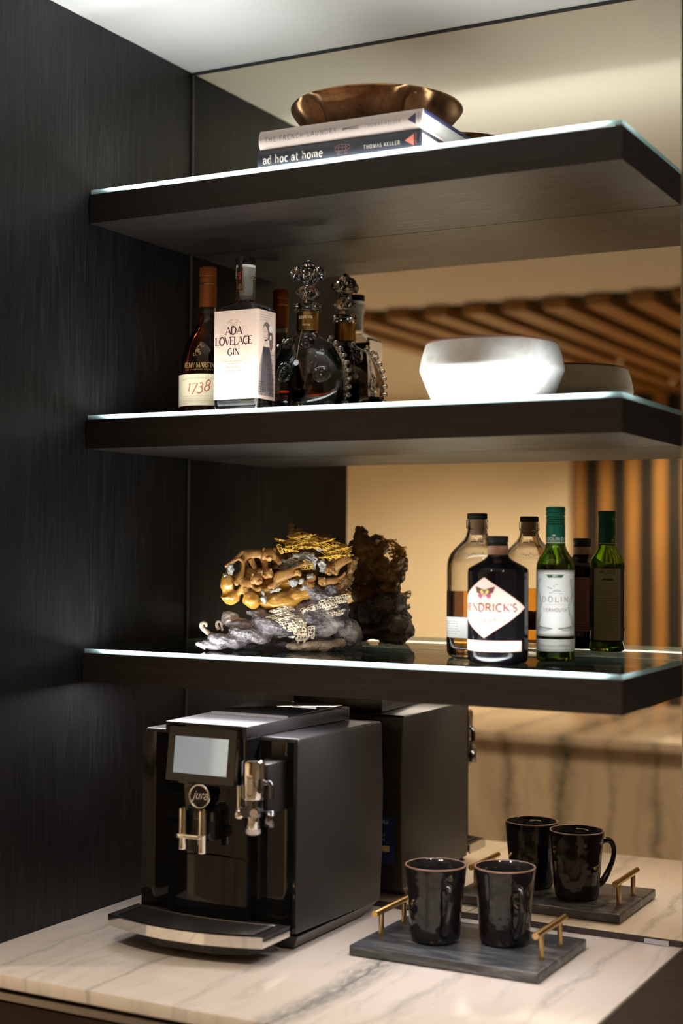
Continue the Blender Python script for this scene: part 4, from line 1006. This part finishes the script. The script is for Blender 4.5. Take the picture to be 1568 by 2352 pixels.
# screen, leaning slightly back
dz0, dz1, dy0, dy1 = .2485, .3315, -.3745, -.3645
def dpt(x, k, e): 
    return (x, Y(dy0+(dy1-dy0)*k) - e, dz0+(dz1-dz0)*k)
def slab(x0, x1, k0, k1, e0, e1):
    return MB().add([dpt(x0,k0,e0),dpt(x1,k0,e0),dpt(x1,k1,e0),dpt(x0,k1,e0),dpt(x0,k0,e1),dpt(x1,k0,e1),dpt(x1,k1,e1),dpt(x0,k1,e1)],
                    [(0,3,2,1),(4,5,6,7),(0,1,5,4),(1,2,6,5),(2,3,7,6),(3,0,4,7)])
bez = slab(-.0655, .0655, -.03, 1.03, -.013, .0005).build('display_frame', GLOSSBLACK, cm, bevel=.0012)
slab(-.0625, .0595, .01, .985, .0004, .0016).build('display_glass', mat('bezel_glass', (.035,.030,.027), .06), bez)
scr = mat('lit_screen', (.05,.05,.05), .08, emit=(.80,.84,.82), estr=.36); t = NT(scr)
sepx = t.n('ShaderNodeSeparateXYZ'); t.l(t.n('ShaderNodeTexCoord').outputs['Object'], sepx.inputs[0])
t.l(t.ramp(t.math('ADD', t.math('MULTIPLY', sepx.outputs[0], 8), .5), [(.15,(.42,.45,.47)),(.60,(.50,.51,.51)),(.72,(.74,.78,.72)),(.9,(.80,.84,.78))]), t.b.inputs['Emission Color'])
t.b.inputs['Emission Strength'].default_value = .55
slab(-.0500, .0460, .155, .815, .0015, .0020).build('screen', scr, bez)
# badge ring with script name
ring = MB()
N = 40; rr_, tt = .0175, .0022; yb = Y(-.3765)
ring.tube([(rr_*cos(2*pi*i/N), yb, .2290+rr_*sin(2*pi*i/N)) for i in range(N+1)], tt, 8, False)
bd = ring.build('badge_ring', CHROME, cm, smooth=True)
MB().prism([(.0165*cos(2*pi*i/32), .2290+.0165*sin(2*pi*i/32)) for i in range(32)], yb+.001, yb+.014, 'y').build('badge_disc', GLOSSBLACK, bd)
pj = Plane((0, yb+.0009, .2290), (1,0,0), (0,0,1), .0004)
lettering('badge_lettering', 'jura', .0125, .001, -.0040, pj, ink('chrometext', (.75,.72,.66), .3, .6), bd, serif=False, heavy=.13, slant=.35, track=.03, sx=1.0)
# coffee spouts
sp_ = MB().box(-.034, .034, Y(-.385), Y(-.352), .166, .2105).build('spout_block', GLOSSBLACK, cm, bevel=.004)
for x, z0, z1 in ((-.0185,.1520,.2135), (.0165,.1490,.2125)):
    t1 = MB().lathe([(.0042,z0),(.0066,z0),(.0072,z0+.002),(.0072,.1735),(.0076,.1745),(.0076,.1775),(.0072,.1785),(.0072,z1-.002),(.0066,z1),(.0005,z1+.0002)], 24).build('spout', CHROME, sp_, smooth=True, auto=35, loc=(x, Y(-.3925), 0))
MB().prism([(-.028,Y(-.402)),(-.018,Y(-.4035)),(.016,Y(-.4025)),(.020,Y(-.396)),(.020,Y(-.383)),(-.028,Y(-.383))], .1700, .1765).build('spout_bracket', CHROME, sp_, bevel=.0015)
# milk frother on the right
fx, fy = .1025, Y(-.389)
fb = MB().lathe([(.0165,.2365),(.0172,.238),(.0172,.2890),(.0165,.2915),(.0150,.2920),(.0140,.2935),(.0005,.2937)], 36).build('frother', CHROME, cm, smooth=True, auto=35, loc=(fx, fy, 0))
MB().box(-.018, .018, .012, .066, .212, .286).build('mount', SATINBLACK, fb, bevel=.003)
MB().lathe([(.0155,.2110),(.0168,.2130),(.0168,.2360)], 32).build('frother_base', mat('dark_chrome', (.20,.20,.22), .14, metal=1), fb, smooth=True, auto=35)
MB().lathe([(.0085,.192),(.0098,.194),(.0098,.2108)], 24).build('frother_nozzle', CHROME, fb, smooth=True, auto=35, loc=(.002,-.002,0))
MB().lathe([(.0070,.1845),(.0108,.1865),(.0112,.1900),(.0104,.1925)], 24).build('nozzle_tip', mat('pale_tip', (.62,.58,.58), .35), fb, smooth=True, auto=35, loc=(.002,-.002,0))
MB().lathe([(.0075,.196),(.0075,.2200)], 20).build('frother_nozzle', MATS['dark_chrome'], fb, smooth=True, loc=(.022,.010,0))
lv = MB().tube([(-.016,-.012,.2180),(-.0165,-.0125,.2250),(-.0170,-.0125,.2520),(-.0170,-.0125,.2560)], [.0060,.0034,.0034,.0038], 14).build('lever', CHROME, fb, smooth=True, auto=50)
MB().lathe([(.0005,-.0098),(.0050,-.0085),(.0074,-.004),(.0076,.001),(.0060,.0055),(.0030,.0085),(.0005,.0095)], 20).build('lever_knob', CHROME, lv, smooth=True, loc=(-.016,-.0125,.2155))
MB().tube([(-.010,-.010,.2195),(.000,-.020,.2195)], [.0078,.0078], 20).build('port', MATS['dark_chrome'], fb, smooth=True, auto=40)
MB().tube([(.010,-.010,.2190),(.013,-.019,.2190)], [.0062,.0062], 18).build('port', CHROME, fb, smooth=True, auto=40)
MB().tube(smoothstep_path([(.013,.006,.258),(.020,.009,.260),(.024,.011,.254),(.024,.011,.236)], 4), .0042, 12).build('milk_pipe', MATS['dark_chrome'], fb, smooth=True, auto=50)
# drip tray
def arc_y(u, b): return -b*(1-u*u)
NX = 24
def tray_plan(inset, bul, back=-.338):
    front = [(-.137+inset+(.274-2*inset)*i/NX, Y(-.416)+inset + arc_y(-1+2*i/NX, bul)) for i in range(NX+1)]
    return front + [(.137-inset, Y(back)), (-.137+inset, Y(back))]
dt = MB().prism(tray_plan(.002, .026), .033, .0445).build('drip_tray', SATINBLACK, cm)
pl = tray_plan(0, .027)
cb = MB(); out = pl[:NX+1]; vs = []
for (x, y) in [(-.1372, Y(-.338))] + out + [(.1372, Y(-.338))]: vs += [(x,y-.0006,.0295),(x,y-.0006,.0455)]
k = len(vs)//2
for (x, y) in [(-.1372+.002, Y(-.338))] + [(x*.985, y+.0016) for x, y in out] + [(.1372-.002, Y(-.338))]: vs += [(x,y,.0295),(x,y,.0455)]
fs = []
for i in range(k-1):
    a, b, c, d_ = 2*i, 2*i+2, 2*(k+i), 2*(k+i)+2
    fs += [(a,b,b+1,a+1), (c+1,d_+1,d_,c), (a+1,b+1,d_+1,c+1), (c,d_,b,a)]
MB().add(vs, fs).build('chrome_front', CHROME, dt, smooth=True, auto=35)
for q in range(11):                                     # grille bars
    off = .006+.0058*q; bl_ = .026*(1-q*.055)
    pts = [(-.120+.240*i/NX, Y(-.416)+off+arc_y(-1+2*i/NX, bl_), .0458) for i in range(NX+1)]
    MB().tube(pts, .0015, 8).build('grille_bar', STEEL if q == 10 else mat('grille_metal', (.05,.05,.05), .25, metal=.6), dt, smooth=True)
MB().prism([(-.118,Y(-.35)),(.118,Y(-.35)),(.100,Y(-.395)),(.05,Y(-.415)),(-.05,Y(-.415)),(-.100,Y(-.395))], .0100, .0328).build('tray_base', SATINBLACK, dt)
# service sticker on the back of the machine
bp = Plane((.118, Y(-.0345), .105), (-1,0,0), (0,0,1), .0006)
nb = MB(); patch(nb, [(-.010,-.040),(.075,-.040),(.075,.040),(-.010,.040)], bp); stk = nb.build('sticker', mat('navy_sticker', (.02,.03,.14), .4), cm)
bp1 = Lift(bp, .0003); wt_ = ink('stickerwhite', (.75,.78,.85))
for s, z, h in (('JURA-CAPRESSO', .027, .0060), ('Certified', .015, .0050), ('Factory Serviced', .006, .0048), ('Automatic Coffee', -.002, .0044), ('One year', -.030, .0040)):
    try: lettering('sticker_lettering', s.upper() if not all(c in GL or c == ' ' for c in s) else s, h, .032, z, bp1, wt_, stk, serif=False, heavy=.14, track=.08)
    except KeyError: pass
nb = MB(); patch(nb, [(.000,-.020),(.064,-.020),(.064,-.010),(.000,-.010)], bp1); nb.build('sticker_band', ink('stickergold', (.60,.45,.20)), stk)
# ------------------------------------------------------------------ carved stone with tigers
RT = radians(29.82)
rock = thing('stone_carving', 'carved amber and grey stone sculpture with tigers on rocks', 'sculpture', (.31, -.14, Z3+.0005), RT)
KX, KZ = .0007154, .000719
def L(u, v, d=0):                                       # drawing units of the carving -> metres (x right, y depth, z up)
    return Vector(((u-677.2)*KX, d/1000, (1492-v)*KZ))
def stone_mat(name, stops, scale, veins=None, rough=.4, bump=.4, sss=0):
    m = mat(name, (.3,.3,.3), rough, sss=sss); t = NT(m)
    n1 = t.noise(t.pos((1,1,1), kind='obj'), scale, 6, .65, .8)
    col = t.ramp(n1, stops)
    if veins:
        n2 = t.noise(t.pos((.55,1,1.3), (0,.35,0), kind='obj'), scale*1.1, 6, .7, .5)
        col = t.mix(t.ramp(n2, [(.485,(0,0,0)),(.505,(.8,.8,.8)),(.525,(0,0,0))]), col, veins)
        n3 = t.noise(t.pos((.6,1,1.2), (0,.3,0), kind='obj'), scale*.55, 4, .6, .3)
        col = t.mix(t.ramp(n3, [(.53,(0,0,0)),(.64,(.85,.85,.85))]), col, veins)
    t.l(col, t.b.inputs['Base Color']); t.bump(t.noise(t.pos((1,1,1), kind='obj'), scale*6, 5, .6), bump, .0012); return m
GREYST = stone_mat('grey_purple_stone', [(.30,(.045,.038,.048)),(.50,(.12,.10,.115)),(.66,(.26,.22,.23)),(.76,(.48,.41,.37))], 32, (.50,.44,.40), .42)
AMBER = stone_mat('amber_stone', [(.30,(.26,.10,.012)),(.5,(.46,.22,.035)),(.7,(.62,.37,.12))], 22, None, .22, .12, .12)
BROWNST = stone_mat('brown_stone', [(.30,(.06,.025,.008)),(.5,(.20,.09,.022)),(.7,(.38,.20,.07))], 40, None, .45)
CREAMST = stone_mat('cream_stone', [(.30,(.30,.20,.13)),(.5,(.60,.46,.33)),(.7,(.76,.66,.54))], 60, (.30,.22,.17), .45)
CORAL = stone_mat('cream_coral', [(.3,(.62,.48,.33)),(.6,(.82,.71,.56))], 80, None, .45)
GOLDNET = stone_mat('gold_net', [(.3,(.56,.27,.02)),(.6,(.74,.44,.06))], 50, None, .3, .2, .1)
PALEST = stone_mat('pale_grey_stone', [(.3,(.17,.16,.15)),(.5,(.38,.37,.35)),(.7,(.60,.58,.54))], 70, None, .4)
TIG = mat('tiger_stone', (.6,.36,.14), .32, sss=.08); t = NT(TIG)
wv = t.n('ShaderNodeTexWave'); wv.inputs['Scale'].default_value = 150; wv.inputs['Distortion'].default_value = 14; wv.inputs['Detail'].default_value = 2
t.l(t.pos((1,.4,.5), kind='obj'), wv.inputs[0])
t.l(t.mix(t.ramp(wv.outputs[1], [(.25,(0,0,0)),(.6,(1,1,1))]), t.ramp(t.noise(t.pos((1,1,1), kind='obj'), 40, 3), [(.35,(.24,.095,.02)),(.65,(.36,.17,.045))]), (.42,.215,.065)), t.b.inputs['Base Color'])
t.bump(wv.outputs[1], .35, .0006)

def lump(name, m, blobs, voxel=.0021, seed=1, disp=.0035, tex=.018, facet=.10, chip=0):
    """angular blobs (u, v, ru, rv, depth, rdepth, tilt) fused into one stone"""
    random.seed(seed); bm = bmesh.new()
    for (u, v, ru, rv, d, rd, tilt) in blobs:
        r = bmesh.ops.create_icosphere(bm, subdivisions=2, radius=1)
        c = L(u, v, d); M = Matrix.Rotation(-radians(tilt), 3, 'Y')
        ax = Vector((random.uniform(-1,1), random.uniform(-1,1), random.uniform(-1,1)))
        for vt in r['verts']:
            p = vt.co.copy(); k = 1 + facet*2.2*noise.noise(p*1.7+ax*9)
            p = Vector((p.x*ru*KX*k, p.y*rd/1000*k, p.z*rv*KZ*k)); q = M @ p + c
            if q.z < .0: q.z = 0.0
            vt.co = q
    me = bpy.data.meshes.new(name); bm.to_mesh(me); bm.free(); me.materials.append(m)
    o = bpy.data.objects.new(name, me); COL.objects.link(o); o.parent = rock
    md = o.modifiers.new('fuse', 'REMESH'); md.mode = 'VOXEL'; md.voxel_size = voxel; md.use_smooth_shade = not chip
    tx = bpy.data.textures.new(name, 'VORONOI'); tx.noise_scale = tex; tx.distance_metric = 'DISTANCE'
    dm = o.modifiers.new('chip', 'DISPLACE'); dm.texture = tx; dm.strength = -disp; dm.mid_level = .35
    tx2 = bpy.data.textures.new(name+'_b', 'CLOUDS'); tx2.noise_scale = tex*.35; tx2.noise_depth = 3
    if chip:
        dc = o.modifiers.new('facet', 'DECIMATE'); dc.ratio = chip
        bv = o.modifiers.new('worn', 'BEVEL'); bv.width = .0009; bv.segments = 2; bv.limit_method = 'ANGLE'; bv.angle_limit = radians(12); bv.harden_normals = False
        tf = bpy.data.textures.new(name+'_f', 'CLOUDS'); tf.noise_scale = .004; tf.noise_depth = 3
        sb = o.modifiers.new('fine', 'SUBSURF'); sb.subdivision_type = 'SIMPLE'; sb.levels = 1; sb.render_levels = 2
        df = o.modifiers.new('pits', 'DISPLACE'); df.texture = tf; df.strength = .0022; df.mid_level = .5
        return o
    d2 = o.modifiers.new('grain', 'DISPLACE'); d2.texture = tx2; d2.strength = disp*.5; d2.mid_level = .5
    return o
lump('base_stone', GREYST, [
    (490,1481,34,11,-28,13,-8), (525,1470,48,17,-26,18,-12), (575,1456,55,20,-24,22,-14), (630,1436,60,26,-16,28,-14), (560,1436,42,16,-6,22,-10), (530,1425,26,20,2,16,-20),
    (600,1412,36,14,-4,20,-12), (665,1425,60,34,0,36,-10), (715,1420,60,45,4,40,0), (765,1405,38,46,0,34,10), (735,1368,48,17,-10,20,-24), (760,1352,22,12,-8,14,-30),
    (740,1435,42,24,-20,18,-8), (770,1425,32,24,-16,20,-15), (800,1455,35,35,6,34,15), (790,1480,44,18,8,30,0), (735,1470,66,16,10,34,0), (660,1480,40,14,28,30,0), (570,1484,40,10,26,24,0)], seed=2, disp=.006, tex=.026, chip=.045)
lump('cream_stone', CREAMST, [(682,1482,26,12,-30,18,-4), (715,1480,30,13,-32,16,2), (750,1480,32,12,-28,18,6), (775,1474,20,12,-18,18,10)], voxel=.0019, seed=5, disp=.004, tex=.022, chip=.06)
lump('amber_stone', AMBER, [
    (523,1345,17,34,-4,22,4), (530,1372,24,18,-10,18,0), (577,1375,22,19,-22,16,0), (582,1385,17,14,-20,13,0), (640,1380,56,22,-4,26,4), (600,1355,34,16,6,22,0), (560,1330,40,18,10,22,0),
    (555,1352,10,22,-18,9,-35), (590,1316,34,14,8,18,0), (690,1362,44,18,-2,22,10), (655,1340,60,26,18,22,0)], voxel=.002, seed=3, disp=.0042, tex=.024, facet=.12)
lump('brown_backing', BROWNST, [
    (690,1318,84,46,34,20,0), (640,1300,60,46,34,18,0), (740,1300,66,44,32,20,-10), (700,1255,62,30,36,16,12), (668,1222,13,20,26,11,0), (690,1226,12,10,26,10,0), (730,1240,34,10,26,12,18), (770,1262,34,14,26,12,16),
    (806,1300,13,26,4,20,-22), (790,1330,20,24,6,22,-35), (768,1352,30,14,6,22,-35), (735,1355,40,16,8,20,-10), (600,1290,50,24,34,18,0)], seed=8, disp=.007, tex=.014, chip=.12)
for q, bb_ in enumerate([(655,1292,16,8,-2,8,-20), (690,1278,26,7,-2,8,-10), (715,1290,9,22,0,8,10), (740,1300,12,20,0,10,20), (672,1338,12,10,-14,9,0), (700,1352,16,9,-14,9,20), (605,1372,7,16,-26,7,15), (632,1355,14,7,-20,8,10), (690,1335,10,8,-10,8,30), (712,1325,9,8,-10,8,0), (655,1305,18,12,4,9,0), (528,1312,10,14,-14,8,10), (520,1328,7,14,-16,6,30), (732,1262,14,5,-4,6,-10)]):
    lump('pale_stone', PALEST, [bb_], voxel=.0013, seed=20+q, disp=.004, tex=.009, facet=.25, chip=.25)

def net(name, m, quad, nx, ny, depth, seed, thick=.0024, bow=4, drop=.12):
    """pierced sheet: jittered triangles turned into a net of struts"""
    random.seed(seed); a, b, c, d_ = [Vector(q) for q in quad]; V = []; F = []
    for j in range(ny+1):
        for i in range(nx+1):
            s, t_ = i/nx, j/ny
            if 0 < i < nx: s += random.uniform(-.33,.33)/nx
            if 0 < j < ny: t_ += random.uniform(-.33,.33)/ny
            p = a.lerp(b, s).lerp(d_.lerp(c, s), t_)
            V.append(L(p.x, p.y, depth - bow*sin(pi*s)*sin(pi*t_)*1.5 + random.uniform(-2.5,2.5)))
    for j in range(ny):
        for i in range(nx):
            if random.random() < drop: continue
            p = j*(nx+1)+i
            F += [(p,p+1,p+nx+2),(p,p+nx+2,p+nx+1)] if random.random() < .5 else [(p,p+1,p+nx+1),(p+1,p+nx+2,p+nx+1)]
            if random.random() < .45: q = F.pop(); r = F.pop(); F.append((p,p+1,p+nx+2,p+nx+1))
    me = bpy.data.meshes.new(name); me.from_pydata([tuple(v) for v in V], [], F); me.materials.append(m)
    o = bpy.data.objects.new(name, me); COL.objects.link(o); o.parent = rock
    w = o.modifiers.new('wire', 'WIREFRAME'); w.thickness = thick; w.use_boundary = True; w.use_even_offset = False
    s = o.modifiers.new('sub', 'SUBSURF'); s.levels = 1; s.render_levels = 2
    tx = bpy.data.textures.new(name, 'CLOUDS'); tx.noise_scale = .006; dm = o.modifiers.new('rough', 'DISPLACE'); dm.texture = tx; dm.strength = thick*.9; dm.mid_level = .5
    for p in me.polygons: p.use_smooth = True
    return o
net('gold_lattice', GOLDNET, [(626,1242),(690,1222),(745,1238),(700,1262)], 9, 4, -2, 1, .0030)
net('gold_lattice', GOLDNET, [(690,1240),(752,1236),(808,1260),(770,1290)], 11, 6, -6, 2, .0026)
net('gold_lattice', GOLDNET, [(632,1252),(700,1240),(690,1262),(642,1272)], 7, 3, -10, 3, .0032)
net('gold_lattice', GOLDNET, [(740,1262),(806,1262),(800,1284),(752,1288)], 9, 4, -10, 4, .0024)
net('gold_lattice', GOLDNET, [(684,1296),(714,1288),(716,1306),(688,1308)], 5, 3, -10, 5, .0026)
net('pale_lattice', PALEST, [(650,1290),(700,1268),(728,1285),(690,1306)], 6, 3, -4, 6, .0042)
net('cream_lattice', CORAL, [(612,1404),(655,1390),(665,1402),(640,1412)], 8, 3, -24, 7, .0024)
net('cream_lattice', CORAL, [(604,1418),(660,1402),(700,1420),(650,1440)], 10, 5, -30, 8, .0026)
net('cream_lattice', CORAL, [(640,1428),(690,1418),(705,1440),(655,1448)], 8, 4, -36, 9, .0028)
net('cream_lattice', CORAL, [(672,1440),(722,1434),(720,1462),(680,1468)], 7, 4, -38, 10, .0032)
net('cream_lattice', CORAL, [(688,1398),(735,1378),(740,1392),(695,1408)], 8, 3, -26, 11, .0024)
net('cream_lattice', CORAL, [(730,1380),(760,1368),(775,1390),(745,1400)], 6, 4, -28, 12, .0028)
net('cream_lattice', CORAL, [(756,1372),(798,1362),(798,1380),(765,1386)], 7, 3, -24, 13, .0026)
net('cream_lattice', CORAL, [(748,1402),(792,1396),(785,1408),(760,1415)], 6, 3, -28, 14, .0028)
for q, bb_ in enumerate([(650,1243,26,3.5,-4,7,-14), (690,1232,34,4,-2,8,8), (735,1246,36,4,-6,8,16), (775,1262,34,4,-10,8,14), (660,1262,26,3,-12,7,-12), (705,1256,26,3.5,-8,7,0), (760,1276,30,4,-12,7,8), (790,1275,18,4,-10,7,0), (668,1214,9,12,20,8,0), (683,1218,10,8,20,8,10)]):
    lump('gold_ledge', GOLDNET if q < 8 else BROWNST, [bb_], voxel=.0012, seed=50+q, disp=.004, tex=.006, facet=.2)
lump('cream_crust', CORAL, [(645,1402,24,7,-20,8,12), (690,1430,24,8,-28,8,20), (655,1422,36,9,-26,8,5), (700,1450,16,10,-32,7,0), (745,1388,18,7,-22,7,-20), (780,1378,16,4,-20,6,-10), (770,1408,14,5,-22,6,-5), (668,1398,16,8,-14,8,-30)], voxel=.0014, seed=12, disp=.004, tex=.007, facet=.25)
for pts, r in (([(482,1456),(470,1447),(463,1438),(466,1431),(474,1433),(474,1440)], 5.2), ([(503,1446),(498,1436),(500,1428),(507,1429),(507,1436)], 3.6), ([(512,1448),(509,1438),(512,1432)], 3.0)):
    MB().tube(smoothstep_path([L(u, v, -14) for u, v in pts], 4), lambda t_, r=r: r*KX*(1.15-.55*t_), 10).build('curled_horn', CREAMST, rock, smooth=True)
MB().tube(smoothstep_path([L(452,1477,-26), L(462,1478,-26), L(475,1480,-26)], 4), lambda t_: .002+.006*t_, 8).build('stone_tip', CREAMST, rock, smooth=True)
for (u, v, u2, v2) in ((683,1462,684,1474), (699,1464,697,1476), (690,1458,690,1468)):
    MB().tube([L(u,v,-36), L((u+u2)/2+1,(v+v2)/2,-36), L(u2,v2,-33)], [.0028,.0018,.0026], 8).build('drip', CORAL, rock, smooth=True)

def tiger(nodes, edges, head, face, scale=1.22):
    """skin-modifier body: nodes name -> (u, v, depth mm, radius mm)"""
    names = list(nodes); idx = {n: i for i, n in enumerate(names)}
    me = bpy.data.meshes.new('tiger'); me.from_pydata([tuple(L(*nodes[n][:3])) for n in names], [(idx[a], idx[b]) for a, b in edges], [])
    me.materials.append(TIG); o = bpy.data.objects.new('tiger', me); COL.objects.link(o); o.parent = rock
    sk = o.modifiers.new('skin', 'SKIN'); sk.use_smooth_shade = True; sk.branch_smoothing = .6
    lay = me.skin_vertices[0].data if me.skin_vertices else None
    if lay is None:
        bm = bmesh.new(); bm.from_mesh(me); bm.verts.layers.skin.verify(); bm.to_mesh(me); bm.free(); lay = me.skin_vertices[0].data
    for n in names: lay[idx[n]].radius = (nodes[n][3]*.001*scale,)*2; lay[idx[n]].use_root = (n == names[0])
    ss = o.modifiers.new('sub', 'SUBSURF'); ss.levels = 2; ss.render_levels = 2
    # head: cranium, muzzle, brow, ears, cheek ruff
    hu, hv, hd, hr = head; hr *= 1.08; fx, fz = face; c = L(hu, hv, hd); r = hr*.001
    f = Vector((fx, -(1-min(.95, fx*fx+fz*fz))**.5, fz)).normalized(); sd_ = f.cross(Vector((0,0,1))).normalized(); up_ = sd_.cross(f)
    mb = MB()
    def ball(p, rx, n=12):
        rings = []
        for i in range(1, 8):
            th = pi*i/8; rings.append([p + up_*(rx[2]*cos(th)) + sd_*(rx[0]*sin(th)*cos(2*pi*j/n)) + f*(rx[1]*sin(th)*sin(2*pi*j/n)) for j in range(n)])
        mb.loft(rings)
    ball(c, (r, r, r*.92)); ball(c + f*r*.75 - up_*r*.28, (r*.55, r*.48, r*.42)); ball(c + f*r*.62 + up_*r*.22, (r*.34, r*.4, r*.28)); ball(c + f*r*.55 - up_*r*.68, (r*.40, r*.42, r*.26))
    for s in (-1, 1):
        ball(c + sd_*s*r*.72 + up_*r*.72, (r*.26, r*.16, r*.30)); ball(c + sd_*s*r*.75 - up_*r*.35 + f*r*.1, (r*.35, r*.4, r*.5)); ball(c + sd_*s*r*.36 + f*r*.80 + up_*r*.20, (r*.14,)*3); ball(c + sd_*s*r*.22 + f*r*1.05 - up_*r*.35, (r*.26, r*.22, r*.22))
    ball(c + f*r*1.22 - up_*r*.14, (r*.18, r*.14, r*.14))
    hd_ = mb.build('tiger_head', TIG, o, smooth=True)
    rm = hd_.modifiers.new('fuse', 'REMESH'); rm.mode = 'VOXEL'; rm.voxel_size = r*.09; rm.use_smooth_shade = True
    sm = hd_.modifiers.new('smooth', 'SMOOTH'); sm.iterations = 3
    return o
tiger({'hip': (567,1272,-8,9.5), 'mid': (585,1272,-9,8.5), 'sho': (604,1264,-10,10), 'nek': (612,1272,-16,8), 'h1': (560,1282,-2,5.5), 'h1b': (556,1296,-2,3.8), 'h1c': (552,1308,-5,3.4), 'h2': (573,1284,-13,5.5), 'h2b': (580,1297,-14,3.8), 'h2c': (586,1308,-18,3.6),
       'f1': (605,1282,-15,5), 'f1b': (607,1297,-15,4.3), 'f1c': (608,1312,-18,4.2), 'f2': (624,1275,-6,5), 'f2b': (634,1287,-8,4.2), 'f2c': (643,1297,-12,4.0), 't1': (555,1268,-6,3.2), 't2': (542,1282,-5,2.8), 't3': (530,1296,-6,2.6), 't4': (514,1304,-8,2.6)},
      [('hip','mid'),('mid','sho'),('sho','nek'),('hip','h1'),('h1','h1b'),('h1b','h1c'),('hip','h2'),('h2','h2b'),('h2b','h2c'),('sho','f1'),('f1','f1b'),('f1b','f1c'),('sho','f2'),('f2','f2b'),('f2b','f2c'),('hip','t1'),('t1','t2'),('t2','t3'),('t3','t4')],
      (616,1274,-24,10.5), (.10,-.22))
tiger({'hip': (548,1318,-14,7.5), 'mid': (553,1334,-16,8.5), 'sho': (568,1340,-18,8.5), 'nek': (578,1337,-22,7), 'h1': (546,1330,-20,5), 'h1b': (540,1338,-22,3.8), 'h1c': (546,1346,-24,3.4), 'f1': (562,1350,-24,4.5), 'f1b': (568,1362,-26,3.8), 'f1c': (576,1369,-28,3.8), 'f2': (580,1350,-22,4.2), 'f2b': (590,1356,-24,3.6), 'f2c': (600,1349,-26,3.6),
       't1': (557,1306,-13,3.0), 't2': (557,1292,-13,2.6), 't3': (548,1284,-14,2.5), 't4': (534,1289,-16,2.4), 't5': (516,1303,-18,2.2)},
      [('hip','mid'),('mid','sho'),('sho','nek'),('hip','h1'),('h1','h1b'),('h1b','h1c'),('sho','f1'),('f1','f1b'),('f1b','f1c'),('sho','f2'),('f2','f2b'),('f2b','f2c'),('hip','t1'),('t1','t2'),('t2','t3'),('t3','t4'),('t4','t5')],
      (588,1330,-26,9.5), (.55,-.10))
tiger({'sho': (632,1326,-20,8.5), 'mid': (650,1322,-20,8), 'hip': (668,1314,-18,7.5), 'nek': (624,1322,-23,7), 'f1': (632,1338,-23,4.5), 'f1b': (624,1347,-25,3.8), 'f1c': (612,1349,-27,3.8), 'f2': (640,1337,-17,4.2), 'f2b': (634,1346,-19,3.6), 'f2c': (622,1352,-22,3.6),
       'h1': (677,1317,-20,5), 'h1b': (684,1315,-21,3.8), 'h1c': (690,1323,-22,3.6), 't1': (674,1306,-18,2.8), 't2': (686,1300,-18,2.4), 't3': (698,1296,-19,2.4), 't4': (700,1288,-19,2.2), 't5': (694,1286,-19,2.2)},
      [('sho','mid'),('mid','hip'),('sho','nek'),('sho','f1'),('f1','f1b'),('f1b','f1c'),('sho','f2'),('f2','f2b'),('f2b','f2c'),('hip','h1'),('h1','h1b'),('h1b','h1c'),('hip','t1'),('t1','t2'),('t2','t3'),('t3','t4'),('t4','t5')],
      (614,1317,-26,8.5), (-.62,-.10))
tiger({'sho': (765,1302,-12,7), 'mid': (778,1293,-12,7), 'hip': (790,1284,-12,6.5), 'nek': (760,1307,-14,6), 'f1': (770,1312,-14,4), 'f1b': (770,1322,-15,3.4), 'h1': (800,1286,-12,4), 'h1b': (808,1284,-12,3.4), 't1': (795,1276,-12,2.4), 't2': (800,1266,-12,2), 'f2': (756,1314,-12,3.6), 'f2b': (752,1320,-12,3)},
      [('sho','mid'),('mid','hip'),('sho','nek'),('sho','f1'),('f1','f1b'),('hip','h1'),('h1','h1b'),('hip','t1'),('t1','t2'),('nek','f2'),('f2','f2b')],
      (756,1309,-17,7.5), (-.3,-.35))
tiger({'hip': (716,1325,-8,5.5), 'mid': (708,1335,-10,6), 'sho': (700,1343,-12,6), 'h1': (722,1332,-10,4), 'f1': (694,1350,-14,4), 't1': (722,1318,-8,2.6)}, [('hip','mid'),('mid','sho'),('hip','h1'),('sho','f1'),('hip','t1')], (712,1346,-15,6.5), (.2,-.3))
tiger({'hip': (766,1332,-10,6), 'mid': (752,1334,-12,6.5), 'sho': (740,1338,-12,6), 'h1': (770,1340,-12,4), 'f1': (736,1346,-14,3.6), 't1': (776,1328,-10,2.4), 't2': (786,1322,-10,2), 't3': (792,1313,-10,2)}, [('hip','mid'),('mid','sho'),('hip','h1'),('sho','f1'),('hip','t1'),('t1','t2'),('t2','t3')], (738,1334,-17,6.5), (-.4,-.3))
